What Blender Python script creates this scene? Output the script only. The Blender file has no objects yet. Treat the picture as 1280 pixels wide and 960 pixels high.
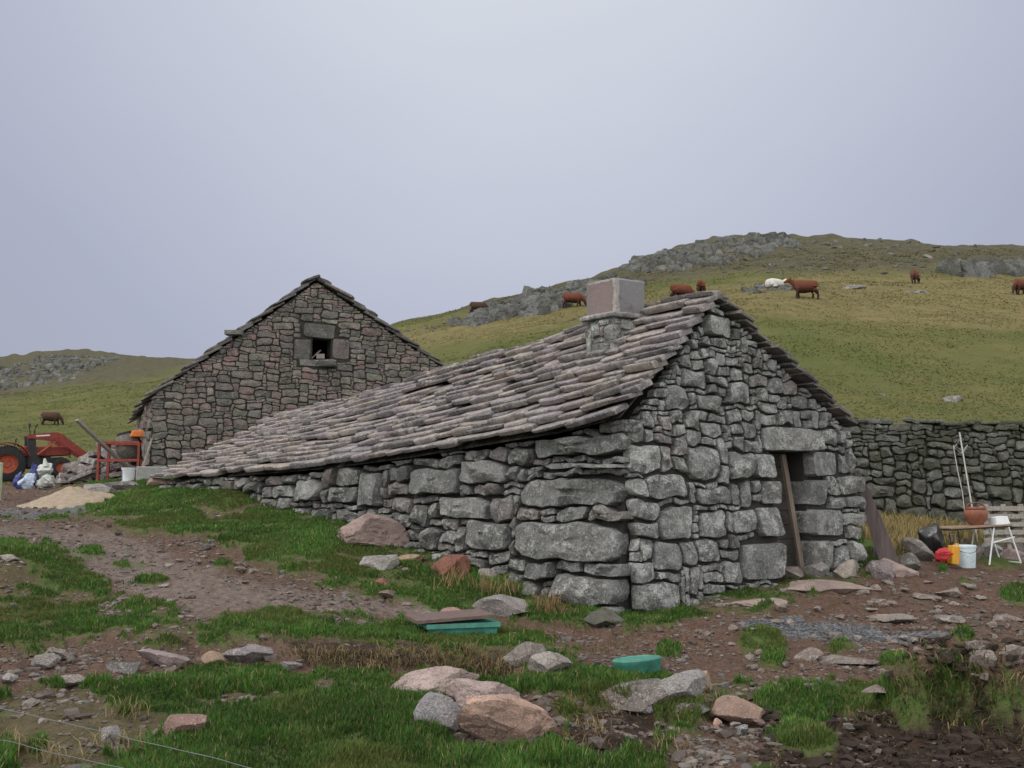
import bpy, math, random
import numpy as np, time
_T0 = time.time()
from mathutils import Vector, Matrix, noise as mn


# ------------------------------------------------------------------ camera
F = 1244.0; PITCH = math.atan((632-480)/F); CZ = 1.6
sc = bpy.context.scene
cam = bpy.data.cameras.new('camera'); camo = bpy.data.objects.new('camera', cam)
sc.collection.objects.link(camo); sc.camera = camo
cam.sensor_width = 36; cam.lens = 36*F/1280; cam.clip_end = 6000; cam.clip_start = 0.05
camo.location = (0, 0, CZ); camo.rotation_euler = (math.pi/2+PITCH, 0, 0)
# ------------------------------------------------------------------ sky + sun
SUN_EL, SUN_AZ = 52, -115      # azimuth from +Y, clockwise
w = bpy.data.worlds.new('World'); sc.world = w; w.use_nodes = True
nt = w.node_tree; N = nt.nodes; L = nt.links; N.clear()
def nd(N, t, **k):
    n = N.new(t)
    for a, b in k.items(): setattr(n, a, b)
    return n
sky = nd(N, 'ShaderNodeTexSky', sky_type='NISHITA', sun_disc=False, sun_elevation=math.radians(SUN_EL),
         sun_rotation=math.radians(SUN_AZ), dust_density=4.0, air_density=1.0, altitude=1200)
tc = nd(N, 'ShaderNodeTexCoord'); sep = nd(N, 'ShaderNodeSeparateXYZ'); L.new(tc.outputs['Generated'], sep.inputs[0])
ramp = nd(N, 'ShaderNodeValToRGB'); cr = ramp.color_ramp
stops = [(0.0, (1.9, 1.9, 1.92)), (.50, (1.7, 1.7, 1.72)), (.60, (1.35, 1.36, 1.4)), (.70, (.60, .62, .70)), (.77, (.395, .415, .515)), (.84, (.43, .455, .57)), (.895, (.50, .53, .64)), (.945, (.585, .62, .72)), (.98, (.68, .715, .79)), (1, (.76, .79, .85))]
cr.elements[0].position = 0; cr.elements[0].color = (*stops[0][1], 1)
cr.elements[1].position = 1; cr.elements[1].color = (*stops[-1][1], 1)
for p, c in stops[1:-1]:
    e = cr.elements.new(p); e.color = (*c, 1)
nz = nd(N, 'ShaderNodeTexNoise'); nz.inputs['Scale'].default_value = 1.3; nz.inputs['Detail'].default_value = 3
mp = nd(N, 'ShaderNodeMapping'); mp.inputs['Scale'].default_value = (1, 1, 2.5); L.new(tc.outputs['Generated'], mp.inputs[0]); L.new(mp.outputs[0], nz.inputs['Vector'])
ma = nd(N, 'ShaderNodeMath', operation='MULTIPLY_ADD'); ma.inputs[1].default_value = .22; L.new(nz.outputs[0], ma.inputs[0]); 
ad = nd(N, 'ShaderNodeMath', operation='SUBTRACT'); L.new(ad.outputs[0], ma.inputs[2])
dt_ = nd(N, 'ShaderNodeVectorMath', operation='DOT_PRODUCT'); dt_.inputs[1].default_value = (.0, math.cos(math.radians(38)), math.sin(math.radians(38))); L.new(tc.outputs['Generated'], dt_.inputs[0])
L.new(dt_.outputs['Value'], ad.inputs[0]); ma.inputs[1].default_value = .06; ad.inputs[1].default_value = .03; nz.inputs['Detail'].default_value = 5
L.new(ma.outputs[0], ramp.inputs[0])
sc10 = nd(N, 'ShaderNodeVectorMath', operation='SCALE'); sc10.inputs['Scale'].default_value = 10; L.new(ramp.outputs[0], sc10.inputs[0])
mx = nd(N, 'ShaderNodeMix', data_type='RGBA'); mx.inputs['Factor'].default_value = .93
L.new(sky.outputs[0], mx.inputs['A']); L.new(sc10.outputs[0], mx.inputs['B'])
bg = nd(N, 'ShaderNodeBackground'); bg.inputs['Strength'].default_value = .1; L.new(mx.outputs['Result'], bg.inputs[0])
wo = nd(N, 'ShaderNodeOutputWorld'); L.new(bg.outputs[0], wo.inputs[0])
sl = bpy.data.lights.new('sun', 'SUN'); sl.energy = 1.5; sl.angle = math.radians(25); sl.color = (1, .96, .9)
so = bpy.data.objects.new('sun', sl); sc.collection.objects.link(so)
el, az = math.radians(SUN_EL), math.radians(SUN_AZ)
so.rotation_euler = Vector((math.sin(az)*math.cos(el), math.cos(az)*math.cos(el), math.sin(el))).to_track_quat('Z', 'Y').to_euler()
so.location = (-20, -10, 30)
sc.view_settings.view_transform = 'Standard'; sc.view_settings.look = 'None'; sc.view_settings.exposure = 0.0
sc.view_settings.gamma = 1; sc.view_settings.use_curve_mapping = False

# ------------------------------------------------------------------ helpers
rnd = random.Random(7); R = np.random.default_rng(11)
cp, sp_ = math.cos(PITCH), math.sin(PITCH)
def ray(px, py):
    u = (px-640)/F; v = (480-py)/F; yf = cp-sp_*v
    return Vector((u/yf, 1.0, (sp_+cp*v)/yf))
def P(px, py, D):
    r = ray(px, py); return Vector((r.x*D, D, r.z*D+CZ))
def proj(x, y, z):
    zz = z-CZ; yc = y*cp+zz*sp_; yc = np.where(np.abs(yc) < .05, .05, yc); up = -y*sp_+zz*cp
    return 640+F*x/yc, 480-F*up/yc
def h2(ix, iy, s):
    h = (ix.astype(np.int64)*374761393+iy.astype(np.int64)*668265263+s*1442695041) & 0xffffffff
    h = ((h ^ (h >> 13))*1274126177) & 0xffffffff
    return ((h ^ (h >> 16)) & 0xffff)/65535.0
def vn(x, y, s=0):
    x = np.asarray(x, float); y = np.asarray(y, float)
    ix = np.floor(x); iy = np.floor(y); fx = x-ix; fy = y-iy
    fx = fx*fx*(3-2*fx); fy = fy*fy*(3-2*fy)
    a = h2(ix, iy, s); b = h2(ix+1, iy, s); c = h2(ix, iy+1, s); d = h2(ix+1, iy+1, s)
    return (a*(1-fx)+b*fx)*(1-fy)+(c*(1-fx)+d*fx)*fy-.5
def fbm(x, y, s=0, o=4):
    t = 0; a = 1
    for k in range(o):
        t = t+a*vn(x*2**k+17.3*k, y*2**k-9.1*k, s+k); a *= .5
    return t
def smooth(a, b, x): 
    t = np.clip((x-a)/(b-a), 0, 1); return t*t*(3-2*t)

# ------------------------------------------------------------------ terrain height
COLS = {
 -900: [(4,-1.6),(9,-1.3),(16,-.3),(26,.6),(60,2.5),(140,12),(330,40),(600,30)],
 0: [(6.4,960),(9.5,832),(11.5,770),(13.5,698),(15.5,672),(19,645),(24,622),(30,607),(36,592),(50,568),(90,528),(180,492),(330,449)],
 90: [(6.4,960),(9.5,832),(12.5,762),(15.5,690),(19,648),(24,620),(30,604),(36,590),(50,565),(90,520),(180,482),(330,436)],
 200: [(6.4,960),(9.5,830),(12.5,742),(15,700),(19,643),(23,608),(30,590),(50,560),(90,508),(180,470),(330,456)],
 300: [(6.4,960),(9.5,833),(12.5,745),(15,700),(18,655),(20.8,610),(26,595),(50,550),(90,495),(180,462),(330,456)],
 380: [(6.4,960),(9.5,835),(13,742),(15,695),(18.8,638),(23,606),(30,590),(60,530),(110,468),(200,440)],
 500: [(6.4,960),(9.5,838),(12,788),(14,738),(16.9,664),(20,628),(28,585),(42,530),(65,455),(95,420),(130,405)],
 640: [(6.4,960),(9.5,840),(12,797),(13.5,756),(15,714),(20,640),(30,570),(45,500),(65,430),(95,388),(130,368)],
 780: [(6.4,962),(9.5,850),(12,798),(13.2,775),(16,730),(22,650),(30,560),(45,470),(65,405),(90,372),(125,345),(150,332)],
 900: [(6.4,965),(9.5,855),(12,792),(14,745),(18,685),(22,645),(25,600),(32,540),(45,462),(64,385),(85,362),(120,325),(150,296)],
 985: [(6.4,968),(8.5,890),(11,818),(13,765),(14.9,718),(18,680),(22,640),(25,600),(32,540),(45,460),(64,376),(95,345),(125,312),(145,288)],
 1100: [(6.4,975),(8,910),(10,853),(13,775),(15.6,708),(18,674),(22,638),(25,600),(32,540),(45,468),(64,390),(95,350),(130,312),(150,293)],
 1280: [(6.2,985),(8,915),(10,860),(13,790),(16,738),(18,708),(20,675),(22.5,640),(25,600),(32,545),(45,478),(70,388),(100,352),(130,320),(150,301)],
 2200: [(4,-1.6),(12,-1.4),(18,-.7),(24,.3),(45,5),(100,20),(170,38),(300,40),(600,30)],
}
LG = np.linspace(math.log(1.0), math.log(3000), 420); DG = np.exp(LG)
PXG = np.arange(-900, 2201, 20.0)
keys = sorted(COLS); ztab = []
for k in keys:
    pts = COLS[k]; ds = []; zs = []
    if pts[0][1] > 100:
        ds += [1, 4.5]; zs += [-1.6, -1.6]
        for d, py in pts: ds.append(d); zs.append(ray(640, py).z*d)
        zl = zs[-1]; dl = ds[-1]
        ds += [dl*1.25, dl*2, dl*6]; zs += [zl+dl*.01, zl-dl*.15, zl-dl*.3]
    else:
        for d, z in pts: ds.append(d); zs.append(z)
        ds.append(3000); zs.append(10)
    ztab.append(np.interp(LG, np.log(ds), zs))
ztab = np.array(ztab)
tab = np.array([np.interp(PXG, keys, ztab[:, j]) for j in range(len(LG))]).T
def blur(t, ax, n, keep=None):
    for _ in range(n):
        a = np.roll(t, 1, ax); b = np.roll(t, -1, ax)
        if ax == 0: a[0] = t[0]; b[-1] = t[-1]
        else: a[:, 0] = t[:, 0]; b[:, -1] = t[:, -1]
        t = .25*a+.5*t+.25*b
    return t
tab = blur(tab, 0, 4); tab = blur(tab, 1, 4)
def base_h(x, y):
    D = np.clip(y, 1.0, 2900); pa = np.clip(640+F*x/np.maximum(D, .5), -899, 2199)
    i = (pa+900)/20; j = (np.log(D)-LG[0])/(LG[1]-LG[0])
    i0 = np.clip(i.astype(int), 0, len(PXG)-2); j0 = np.clip(j.astype(int), 0, len(LG)-2)
    fi = i-i0; fj = j-j0
    return (tab[i0, j0]*(1-fi)+tab[i0+1, j0]*fi)*(1-fj)+(tab[i0, j0+1]*(1-fi)+tab[i0+1, j0+1]*fi)*fj+CZ
MND = (2.95, 6.9)
BUMPS = []   # (x, y, rx, ry, rot, h, power)
def H(x, y, detail=True):
    x = np.asarray(x, float); y = np.asarray(y, float)
    z = base_h(x, y)
    r = np.hypot(x, y)
    z = z+.10*fbm(x/2.6, y/2.6, 3, 3)*smooth(3, 7, r)
    z = z+smooth(25, 70, r)*(1.6*fbm(x/22, y/22, 5, 3)*smooth(30, 140, r)+.5*fbm(x/5, y/5, 9, 3))
    for bx, by, rx, ry, ro, hh, pw in BUMPS:
        dx = x-bx; dy = y-by; c, s = math.cos(ro), math.sin(ro)
        q = np.sqrt(((dx*c+dy*s)/rx)**2+((-dx*s+dy*c)/ry)**2)
        q = q*(1+.35*fbm(x/.35, y/.35, 21, 3)+.0)
        z = z+hh*np.exp(-q**pw)
    mq = np.exp(-(((x-MND[0])/1.1)**2+((y-MND[1])/.75)**2)**2)+.5*np.exp(-(((x-MND[0]+.9)/.7)**2+((y-MND[1])/.5)**2)**2)
    z = z+mq*(.20*fbm(x/.30, y/.30, 33, 4))
    if detail: z = z+.05*fbm(x/.5, y/.5, 13, 4)*smooth(2, 5, r)*(1-.6*smooth(20, 40, r))
    return z
def Hs(x, y): return float(H(np.array([x]), np.array([y]))[0])
DM = np.exp(np.linspace(math.log(3), math.log(450), 420))
def G(px, py):
    r = ray(px, py); hz = H(r.x*DM, DM); rz = r.z*DM+CZ
    k = np.argmax(rz < hz)
    if rz[k] >= hz[k]: k = len(DM)-1
    if k == 0: D = DM[0]
    else:
        a = rz[k-1]-hz[k-1]; b = hz[k]-rz[k]; D = DM[k-1]+(DM[k]-DM[k-1])*a/(a+b+1e-9)
    return Vector((r.x*D, D, r.z*D+CZ))
def at(px, D):      # ground point at a depth
    x = ray(px, 600).x*D; return Vector((x, D, Hs(x, D)))
def bump(px, py, rx, ry, rot, h, pw=2.5):
    g = G(px, py); BUMPS.append((g.x, g.y, rx, ry, rot, h, pw)); return g
_g = bump(1225, 925, .80, .40, -.15, .70, 4); MND = (_g.x, _g.y)
bump(1120, 925, .4, .25, .2, .17, 3)
bump(1262, 960, .5, .35, .3, .14, 3)
bump(1030, 945, .35, .2, 0, .10, 3)
bump(480, 830, 1.0, .38, .02, .15, 4)
bump(600, 842, .42, .28, 0, .16, 4)
bump(800, 880, .5, .25, 0, .10, 3)
bump(880, 800, .9, .25, -.1, .12, 3)
bump(1240, 745, 1.1, .7, 0, .16, 3)
bump(20, 705, .9, 1.3, 0, .18, 2.5)
bump(60, 622, 1.3, .9, 0, .0, 2)
BANKS = [b for b in BUMPS[:5]]+[BUMPS[5], BUMPS[6]]

# ------------------------------------------------------------------ object helpers
C = sc.collection
def tag(o, label=None, cat=None, group=None, kind=None):
    if label: o['label'] = label
    if cat: o['category'] = cat
    if group: o['group'] = group
    if kind: o['kind'] = kind
    return o
def thing(name, label, cat, loc, group=None):
    o = bpy.data.objects.new(name, None); C.objects.link(o); o.location = loc; o.empty_display_size = .2
    return tag(o, label, cat, group)
def wloc(o):
    v = Vector((0, 0, 0))
    while o is not None: v += o.location; o = o.parent
    return v
class MB:
    def __init__(s, xf=None): s.V = []; s.F = []; s.C = []; s.xf = xf; s.n = 0
    def add(s, V, Fc, col=(1, 1, 1)):
        V = np.asarray(V, float).reshape(-1, 3)
        if s.xf is not None: V = V@s.xf[0].T+s.xf[1]
        s.V.append(V); s.F += [tuple(i+s.n for i in f) for f in Fc]
        c = np.asarray(col, float)
        s.C.append(np.tile(c[:3], (len(V), 1)) if c.ndim == 1 else c)
        s.n += len(V); return s
    def box(s, c, size, rot=None, col=(1, 1, 1), taper=1.0):
        c = np.array(c, float); h = np.array(size, float)/2
        v = np.array([[x, y, z] for z in (-1, 1) for y in (-1, 1) for x in (-1, 1)], float)
        v[4:, :2] *= taper; v = v*h
        if rot is not None: v = v@np.array(rot).T
        return s.add(v+c, [(0, 2, 3, 1), (4, 5, 7, 6), (0, 1, 5, 4), (2, 6, 7, 3), (0, 4, 6, 2), (1, 3, 7, 5)], col)
    def bar(s, a, b, w, h=None, col=(1, 1, 1), up=(0, 0, 1)):
        a = Vector(a); b = Vector(b); d = (b-a); l = d.length; d.normalize(); u = Vector(up)
        if abs(d.dot(u)) > .98: u = Vector((1, 0, 0))
        x = d.cross(u).normalized(); z = x.cross(d); h = h or w
        rot = np.array([[x.x, d.x, z.x], [x.y, d.y, z.y], [x.z, d.z, z.z]])
        return s.box((a+b)/2, (w, l, h), rot, col)
    def tube(s, pts, r, n=8, col=(1, 1, 1), cap=True):
        pts = [Vector(p) for p in pts]; rr = r if isinstance(r, (list, tuple)) else [r]*len(pts)
        V = []; Fc = []
        for i, p in enumerate(pts):
            d = (pts[min(i+1, len(pts)-1)]-pts[max(i-1, 0)])
            if d.length < 1e-9: d = Vector((0, 0, 1))
            d.normalize(); u = Vector((0, 0, 1)) if abs(d.z) < .95 else Vector((1, 0, 0))
            x = d.cross(u).normalized(); z = x.cross(d)
            for k in range(n):
                t = 2*math.pi*k/n; V.append(p+(x*math.cos(t)+z*math.sin(t))*rr[i])
        for i in range(len(pts)-1):
            for k in range(n):
                a = i*n+k; b = i*n+(k+1) % n; Fc.append((a, b, b+n, a+n))
        if cap: Fc += [tuple(range(n))[::-1], tuple((len(pts)-1)*n+k for k in range(n))]
        return s.add([tuple(v) for v in V], Fc, col)
    def lathe(s, c, prof, n=24, axis='z', col=(1, 1, 1)):
        V = []; Fc = []
        for r, z in prof:
            for k in range(n):
                t = 2*math.pi*k/n; q = (r*math.cos(t), r*math.sin(t), z)
                if axis == 'x': q = (q[2], q[0], q[1])
                if axis == 'y': q = (q[0], q[2], q[1])
                V.append((c[0]+q[0], c[1]+q[1], c[2]+q[2]))
        for i in range(len(prof)-1):
            for k in range(n):
                a = i*n+k; b = i*n+(k+1) % n; Fc.append((a, b, b+n, a+n))
        return s.add(V, Fc, col)
    def prism(s, poly, depth, M, col=(1, 1, 1)):   # poly in local x,z ; depth along y ; M(x,y,z)->world
        n = len(poly); V = [M(x, -depth/2, z) for x, z in poly]+[M(x, depth/2, z) for x, z in poly]
        Fc = [tuple(range(n)), tuple(range(2*n-1, n-1, -1))]+[(i, (i+1) % n+n-n, (i+1) % n+n, i+n)[::-1] for i in range(n)]
        return s.add(V, Fc, col)
    def build(s, name, mat, parent=None, smooth=False, angle=None, loc=None):
        V = np.concatenate(s.V)
        if parent is not None: off = np.array(wloc(parent)); 
        else:
            mnv = V.min(0); mxv = V.max(0); off = np.array([(mnv[0]+mxv[0])/2, (mnv[1]+mxv[1])/2, mnv[2]]) if loc is None else np.array(loc)
        me = bpy.data.meshes.new(name); me.from_pydata((V-off).tolist(), [], s.F)
        at_ = me.color_attributes.new('col', 'FLOAT_COLOR', 'POINT')
        cc = np.ones((len(V), 4)); cc[:, :3] = np.concatenate(s.C); at_.data.foreach_set('color', cc.ravel())
        o = bpy.data.objects.new(name, me); C.objects.link(o)
        if mat: me.materials.append(mat)
        if parent is not None: o.parent = parent
        else: o.location = off
        if smooth or angle is not None: me.polygons.foreach_set('use_smooth', [True]*len(me.polygons))
        if angle is not None: me.set_sharp_from_angle(angle=math.radians(angle))
        me.update(); return o

# ------------------------------------------------------------------ materials
def newmat(name):
    m = bpy.data.materials.new(name); m.use_nodes = True; n = m.node_tree.nodes; b = n['Principled BSDF']
    b.inputs['Specular IOR Level'].default_value = .25
    return m, n, m.node_tree.links, b
def mixc(n, l, f, a, b, bt='MIX'):
    x = nd(n, 'ShaderNodeMix', data_type='RGBA', blend_type=bt)
    for k, v in (('Factor', f), ('A', a), ('B', b)):
        if hasattr(v, 'links') or hasattr(v, 'is_linked'): l.new(v, x.inputs[k])
        elif k == 'Factor': x.inputs[0].default_value = v
        else: x.inputs[k].default_value = (*v, 1) if len(v) == 3 else v
    return x.outputs['Result']
def noise(n, l, vec, scale, det=4, rough=.6, dist=0):
    t = nd(n, 'ShaderNodeTexNoise'); t.inputs['Scale'].default_value = scale; t.inputs['Detail'].default_value = det
    t.inputs['Roughness'].default_value = rough; t.inputs['Distortion'].default_value = dist; l.new(vec, t.inputs['Vector']); return t.outputs[0]
def mapr(n, l, v, a, b, c=0, d=1):
    t = nd(n, 'ShaderNodeMapRange'); t.clamp = True
    for i, q in enumerate((a, b, c, d)): t.inputs[i+1].default_value = q
    l.new(v, t.inputs[0]); return t.outputs[0]
def attr(n, name):
    t = nd(n, 'ShaderNodeAttribute'); t.attribute_name = name; return t
def bumpn(n, l, h, strength, dist, prev=None):
    t = nd(n, 'ShaderNodeBump'); t.inputs['Strength'].default_value = strength; t.inputs['Distance'].default_value = dist
    l.new(h, t.inputs['Height']); 
    if prev: l.new(prev, t.inputs['Normal'])
    return t.outputs[0]
def stone_mat(name, tint=(1, 1, 1), speck=.55, lichen=(.46, .46, .42), lich=.55, dark=(.05, .05, .045), s=1.0, green=0.0, bmp=.6):
    m, n, l, b = newmat(name)
    g = nd(n, 'ShaderNodeNewGeometry').outputs['Position']; a = attr(n, 'col').outputs['Color']
    base = mixc(n, l, 1.0, a, tint, 'MULTIPLY')
    v1 = noise(n, l, g, 3.0*s, 6, .65); v2 = noise(n, l, g, 14*s, 6, .7); v3 = noise(n, l, g, 45*s, 5, .7)
    lum = nd(n, 'ShaderNodeRGBToBW'); l.new(a, lum.inputs[0]); onst = mapr(n, l, lum.outputs[0], .06, .09, 0, 1)
    base = mixc(n, l, mapr(n, l, v1, .35, .65, .0, .5), base, dark)
    lm = nd(n, 'ShaderNodeMath', operation='MULTIPLY'); l.new(mapr(n, l, noise(n, l, g, 7*s, 8, .8), lich-.08, lich-.01, 0, .8), lm.inputs[0]); mo = nd(n, 'ShaderNodeMath', operation='MULTIPLY'); l.new(onst, mo.inputs[0]); l.new(mapr(n, l, noise(n, l, g, 1.7*s, 3), .38, .58, .12, 1), mo.inputs[1]); l.new(mo.outputs[0], lm.inputs[1]); li = lm.outputs[0]
    base = mixc(n, l, li, base, lichen)
    vo = nd(n, 'ShaderNodeTexVoronoi'); vo.inputs['Scale'].default_value = 24*s; l.new(g, vo.inputs['Vector'])
    sp = mapr(n, l, vo.outputs['Distance'], .14, .26, speck, 0); spm = nd(n, 'ShaderNodeMath', operation='MULTIPLY'); l.new(sp, spm.inputs[0]); l.new(onst, spm.inputs[1])
    base = mixc(n, l, spm.outputs[0], base, tuple(min(1, c*1.25) for c in lichen))
    base = mixc(n, l, mapr(n, l, v3, .42, .62, .0, .55), base, dark)
    wv = nd(n, 'ShaderNodeVectorMath', operation='ADD'); l.new(g, wv.inputs[0]); nv_ = nd(n, 'ShaderNodeTexNoise'); nv_.inputs['Scale'].default_value = 5*s; l.new(g, nv_.inputs['Vector'])
    ns_ = nd(n, 'ShaderNodeVectorMath', operation='SCALE'); ns_.inputs['Scale'].default_value = .35/s; l.new(nv_.outputs['Color'], ns_.inputs[0]); l.new(ns_.outputs[0], wv.inputs[1])
    ve = nd(n, 'ShaderNodeTexVoronoi', feature='DISTANCE_TO_EDGE'); ve.inputs['Scale'].default_value = 2.6*s; l.new(wv.outputs[0], ve.inputs['Vector'])
    ck = mapr(n, l, ve.outputs['Distance'], .0, .035, 1, 0); ckm = nd(n, 'ShaderNodeMath', operation='MULTIPLY'); l.new(ck, ckm.inputs[0]); l.new(mapr(n, l, v1, .45, .6, 0, .75), ckm.inputs[1])
    base = mixc(n, l, ckm.outputs[0], base, tuple(c*.6 for c in dark))
    if green: base = mixc(n, l, mapr(n, l, noise(n, l, g, 2.2*s, 4), .45, .7, 0, green), base, (.07, .075, .028))
    l.new(base, b.inputs['Base Color']); b.inputs['Roughness'].default_value = .92
    n1 = bumpn(n, l, v2, min(1, bmp*1.3), .07/s); n2 = bumpn(n, l, v3, min(1, bmp*1.3), .03/s, n1); l.new(n2, b.inputs['Normal'])
    return m
def plain(name, col, rough=.7, var=.25, metal=0, scale=8, bmp=.15, dirt=None, spec=.3):
    m, n, l, b = newmat(name); tc = nd(n, 'ShaderNodeNewGeometry').outputs['Position']
    v = noise(n, l, tc, scale, 5, .65)
    c = mixc(n, l, mapr(n, l, v, .35, .7, 0, 1), tuple(x*(1-var) for x in col), tuple(min(1, x*(1+var*.6)) for x in col))
    if dirt: c = mixc(n, l, mapr(n, l, noise(n, l, tc, scale*2.3, 5), .5, .66, 0, .7), c, dirt)
    l.new(c, b.inputs['Base Color']); b.inputs['Roughness'].default_value = rough; b.inputs['Metallic'].default_value = metal
    b.inputs['Specular IOR Level'].default_value = spec
    l.new(bumpn(n, l, v, bmp, .02), b.inputs['Normal']); return m
def wood_mat(name, col, ax=2, sc_=1):
    m, n, l, b = newmat(name); tc = nd(n, 'ShaderNodeTexCoord').outputs['Object']
    mpn = nd(n, 'ShaderNodeMapping'); s = [22*sc_, 22*sc_, 22*sc_]; s[ax] = 1.4; mpn.inputs['Scale'].default_value = s; l.new(tc, mpn.inputs[0])
    v = noise(n, l, mpn.outputs[0], 1.0, 5, .7, .4)
    c = mixc(n, l, mapr(n, l, v, .3, .7), tuple(x*.5 for x in col), tuple(x*1.2 for x in col))
    l.new(c, b.inputs['Base Color']); b.inputs['Roughness'].default_value = .8; l.new(bumpn(n, l, v, .4, .01), b.inputs['Normal']); return m
M_gable = stone_mat('grey_lichen_stone', lichen=(.56, .56, .53), lich=.55)
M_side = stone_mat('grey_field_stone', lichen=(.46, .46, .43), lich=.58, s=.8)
M_roof = stone_mat('roof_slate_stone', lichen=(.56, .51, .46), lich=.56, s=1.1, dark=(.10, .09, .10))
M_barn = stone_mat('brown_grey_stone', speck=.3, lichen=(.36, .32, .27), lich=.62, s=.7)
M_barnroof = stone_mat('dark_slate_stone', lichen=(.28, .27, .25), lich=.58)
M_back = stone_mat('dark_mossy_stone', speck=.25, lichen=(.27, .28, .24), lich=.62, green=.5, s=.8)
M_rock = stone_mat('pale_field_rock', lichen=(.42, .40, .36), lich=.6, s=1.3)
M_crag = stone_mat('crag_rock', speck=.08, lichen=(.20, .20, .185), lich=.58, s=.12, bmp=.5)
M_core = plain('earth_core', (.045, .04, .035), 1, .3, scale=5, bmp=.5)
M_mortar = plain('mortar', (.30, .28, .26), .95, .3, scale=6, bmp=.5)

# ------------------------------------------------------------------ stone shapes
def outline(u0, v0, u1, v1, n=18, rough=.05, sq=4.0, rot=0.0):
    cu, cv = (u0+u1)/2, (v0+v1)/2; a, b = (u1-u0)/2, (v1-v0)/2; ch = 1.6/sq
    cor = [(-1, -1), (1, -1), (1, 1), (-1, 1)]; poly = []
    J = [(x*(1-abs(rnd.gauss(0, .06))), y*(1-abs(rnd.gauss(0, .08)))) for x, y in cor]
    for k in range(4):
        p = J[k]; q = J[k-1]; r = J[(k+1) % 4]; c1 = ch*rnd.uniform(.35, 1.5); c2 = ch*rnd.uniform(.35, 1.5); m = min(a, b)
        f1 = min(.45, c1*m/(a if k % 2 == 0 else b) if k % 2 == 1 else c1*m/b*.5); f2 = min(.45, c2*.5)
        poly.append((p[0]+(q[0]-p[0])*f1*.7, p[1]+(q[1]-p[1])*f1*.7)); 
        if rnd.random() < .5: poly.append(((p[0]*.8+(poly[-1][0]+p[0]+(r[0]-p[0])*f2*.7)*.1), (p[1]*.8+(poly[-1][1]+p[1]+(r[1]-p[1])*f2*.7)*.1)))
        poly.append((p[0]+(r[0]-p[0])*f2*.7, p[1]+(r[1]-p[1])*f2*.7))
    P_ = np.array(poly+[poly[0]])*np.array([a, b]); sl_ = np.concatenate([[0], np.cumsum(np.hypot(*np.diff(P_, axis=0).T))])
    t = np.linspace(0, sl_[-1], n, endpoint=False); X_ = np.interp(t, sl_, P_[:, 0]); Y_ = np.interp(t, sl_, P_[:, 1]); sd = rnd.random()*90; out = []
    for x, y in zip(X_, Y_):
        k = 1+rough*1.6*mn.noise(Vector((x/a*1.7+sd, y/b*1.7, sd))); x *= k; y *= k
        x, y = x*math.cos(rot)-y*math.sin(rot), x*math.sin(rot)+y*math.cos(rot); out.append((cu+x, cv+y))
    return out
def add_stone(mb, W, pts, bulge, col, back=.16, flat=0.0, rough=1.0, proud=0.0):
    n = len(pts); p = np.array(pts); c = p.mean(0); size = min(np.ptp(p[:, 0]), np.ptp(p[:, 1]))
    pl = [(bulge*rnd.uniform(.8, 1.15), rnd.uniform(-1, 1)*bulge/size*1.7, rnd.uniform(-1, 1)*bulge/size*1.7) for _ in range(4 if flat < .5 else 1)]
    rings = [(1.0, -back), (1.0, -.015), (.975, bulge*.45), (.93+.02*flat, bulge*.85), (.76+.06*flat, bulge*.93), (.55, bulge*1.0), (.30, bulge*1.02)]
    V = []; seed = rnd.random()*50
    for sc_, d in rings:
        for q in (p-c)*sc_+c:
            k = mn.noise(Vector((q[0]*5+seed, q[1]*5, seed)))*.35+mn.noise(Vector((q[0]*13+seed, q[1]*13, seed)))*.18
            hpl = min(h0+(q[0]-c[0])*gu+(q[1]-c[1])*gv for h0, gu, gv in pl)/bulge
            dd = proud+(d if d < 0 else d*max(.15, hpl)*(1+0*flat)+k*size*.30*rough*(1-.6*flat))
            if d > 0: dd = max(dd, proud+bulge*.22*min(1, (1.02-sc_)*12))
            V.append(W(q[0], q[1], dd))
    V.append(tuple(np.mean(V[-n:], 0)))
    Fc = []
    for i in range(len(rings)-1):
        for k in range(n):
            a = i*n+k; b = i*n+(k+1) % n; Fc.append((a, b, b+n, a+n))
    o = (len(rings)-1)*n
    for k in range(n): Fc.append((o+k, o+(k+1) % n, len(V)-1))
    mb.add(V, Fc, col)
def tile(u0, u1, v0, v1, cu, cv, pick, blocked, inside):
    nu = int((u1-u0)/cu); nv = int((v1-v0)/cv); occ = np.zeros((nv, nu), bool); out = []
    for j in range(nv):
        for i in range(nu):
            u = u0+i*cu; v = v0+j*cv
            if not inside(u+cu/2, v+cv/2): occ[j, i] = True
            for b in blocked:
                if b[0]-cu*.35 < u+cu/2 < b[2]+cu*.35 and b[1]-cv*.35 < v+cv/2 < b[3]+cv*.35: occ[j, i] = True
    for j in range(nv):
        for i in range(nu):
            if occ[j, i]: continue
            w_, h_ = pick(u0+i*cu, v0+j*cv); w_ = max(1, w_); h_ = max(1, h_)
            ww = 0
            while ww < w_ and i+ww < nu and not occ[j, i+ww]: ww += 1
            hh = 1
            while hh < h_ and j+hh < nv and not occ[j+hh, i:i+ww].any(): hh += 1
            if ww > hh*3.2*cv/cu and hh >= 1: ww = max(1, int(math.ceil(hh*3.2*cv/cu)))
            occ[j:j+hh, i:i+ww] = True
            out.append([u0+i*cu, v0+j*cv, u0+(i+ww)*cu, v0+(j+hh)*cv])
    return out
def tone(cols, var=.2):
    c = rnd.choice(cols); k = rnd.uniform(1-var, 1+var); return tuple(x*k for x in c)
def warp(u, v, s, amp, wl):
    return (u+amp*1.2*mn.noise(Vector((u/wl, v/wl, s))), v+amp*mn.noise(Vector((u/wl+31, v/wl, s))))

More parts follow.
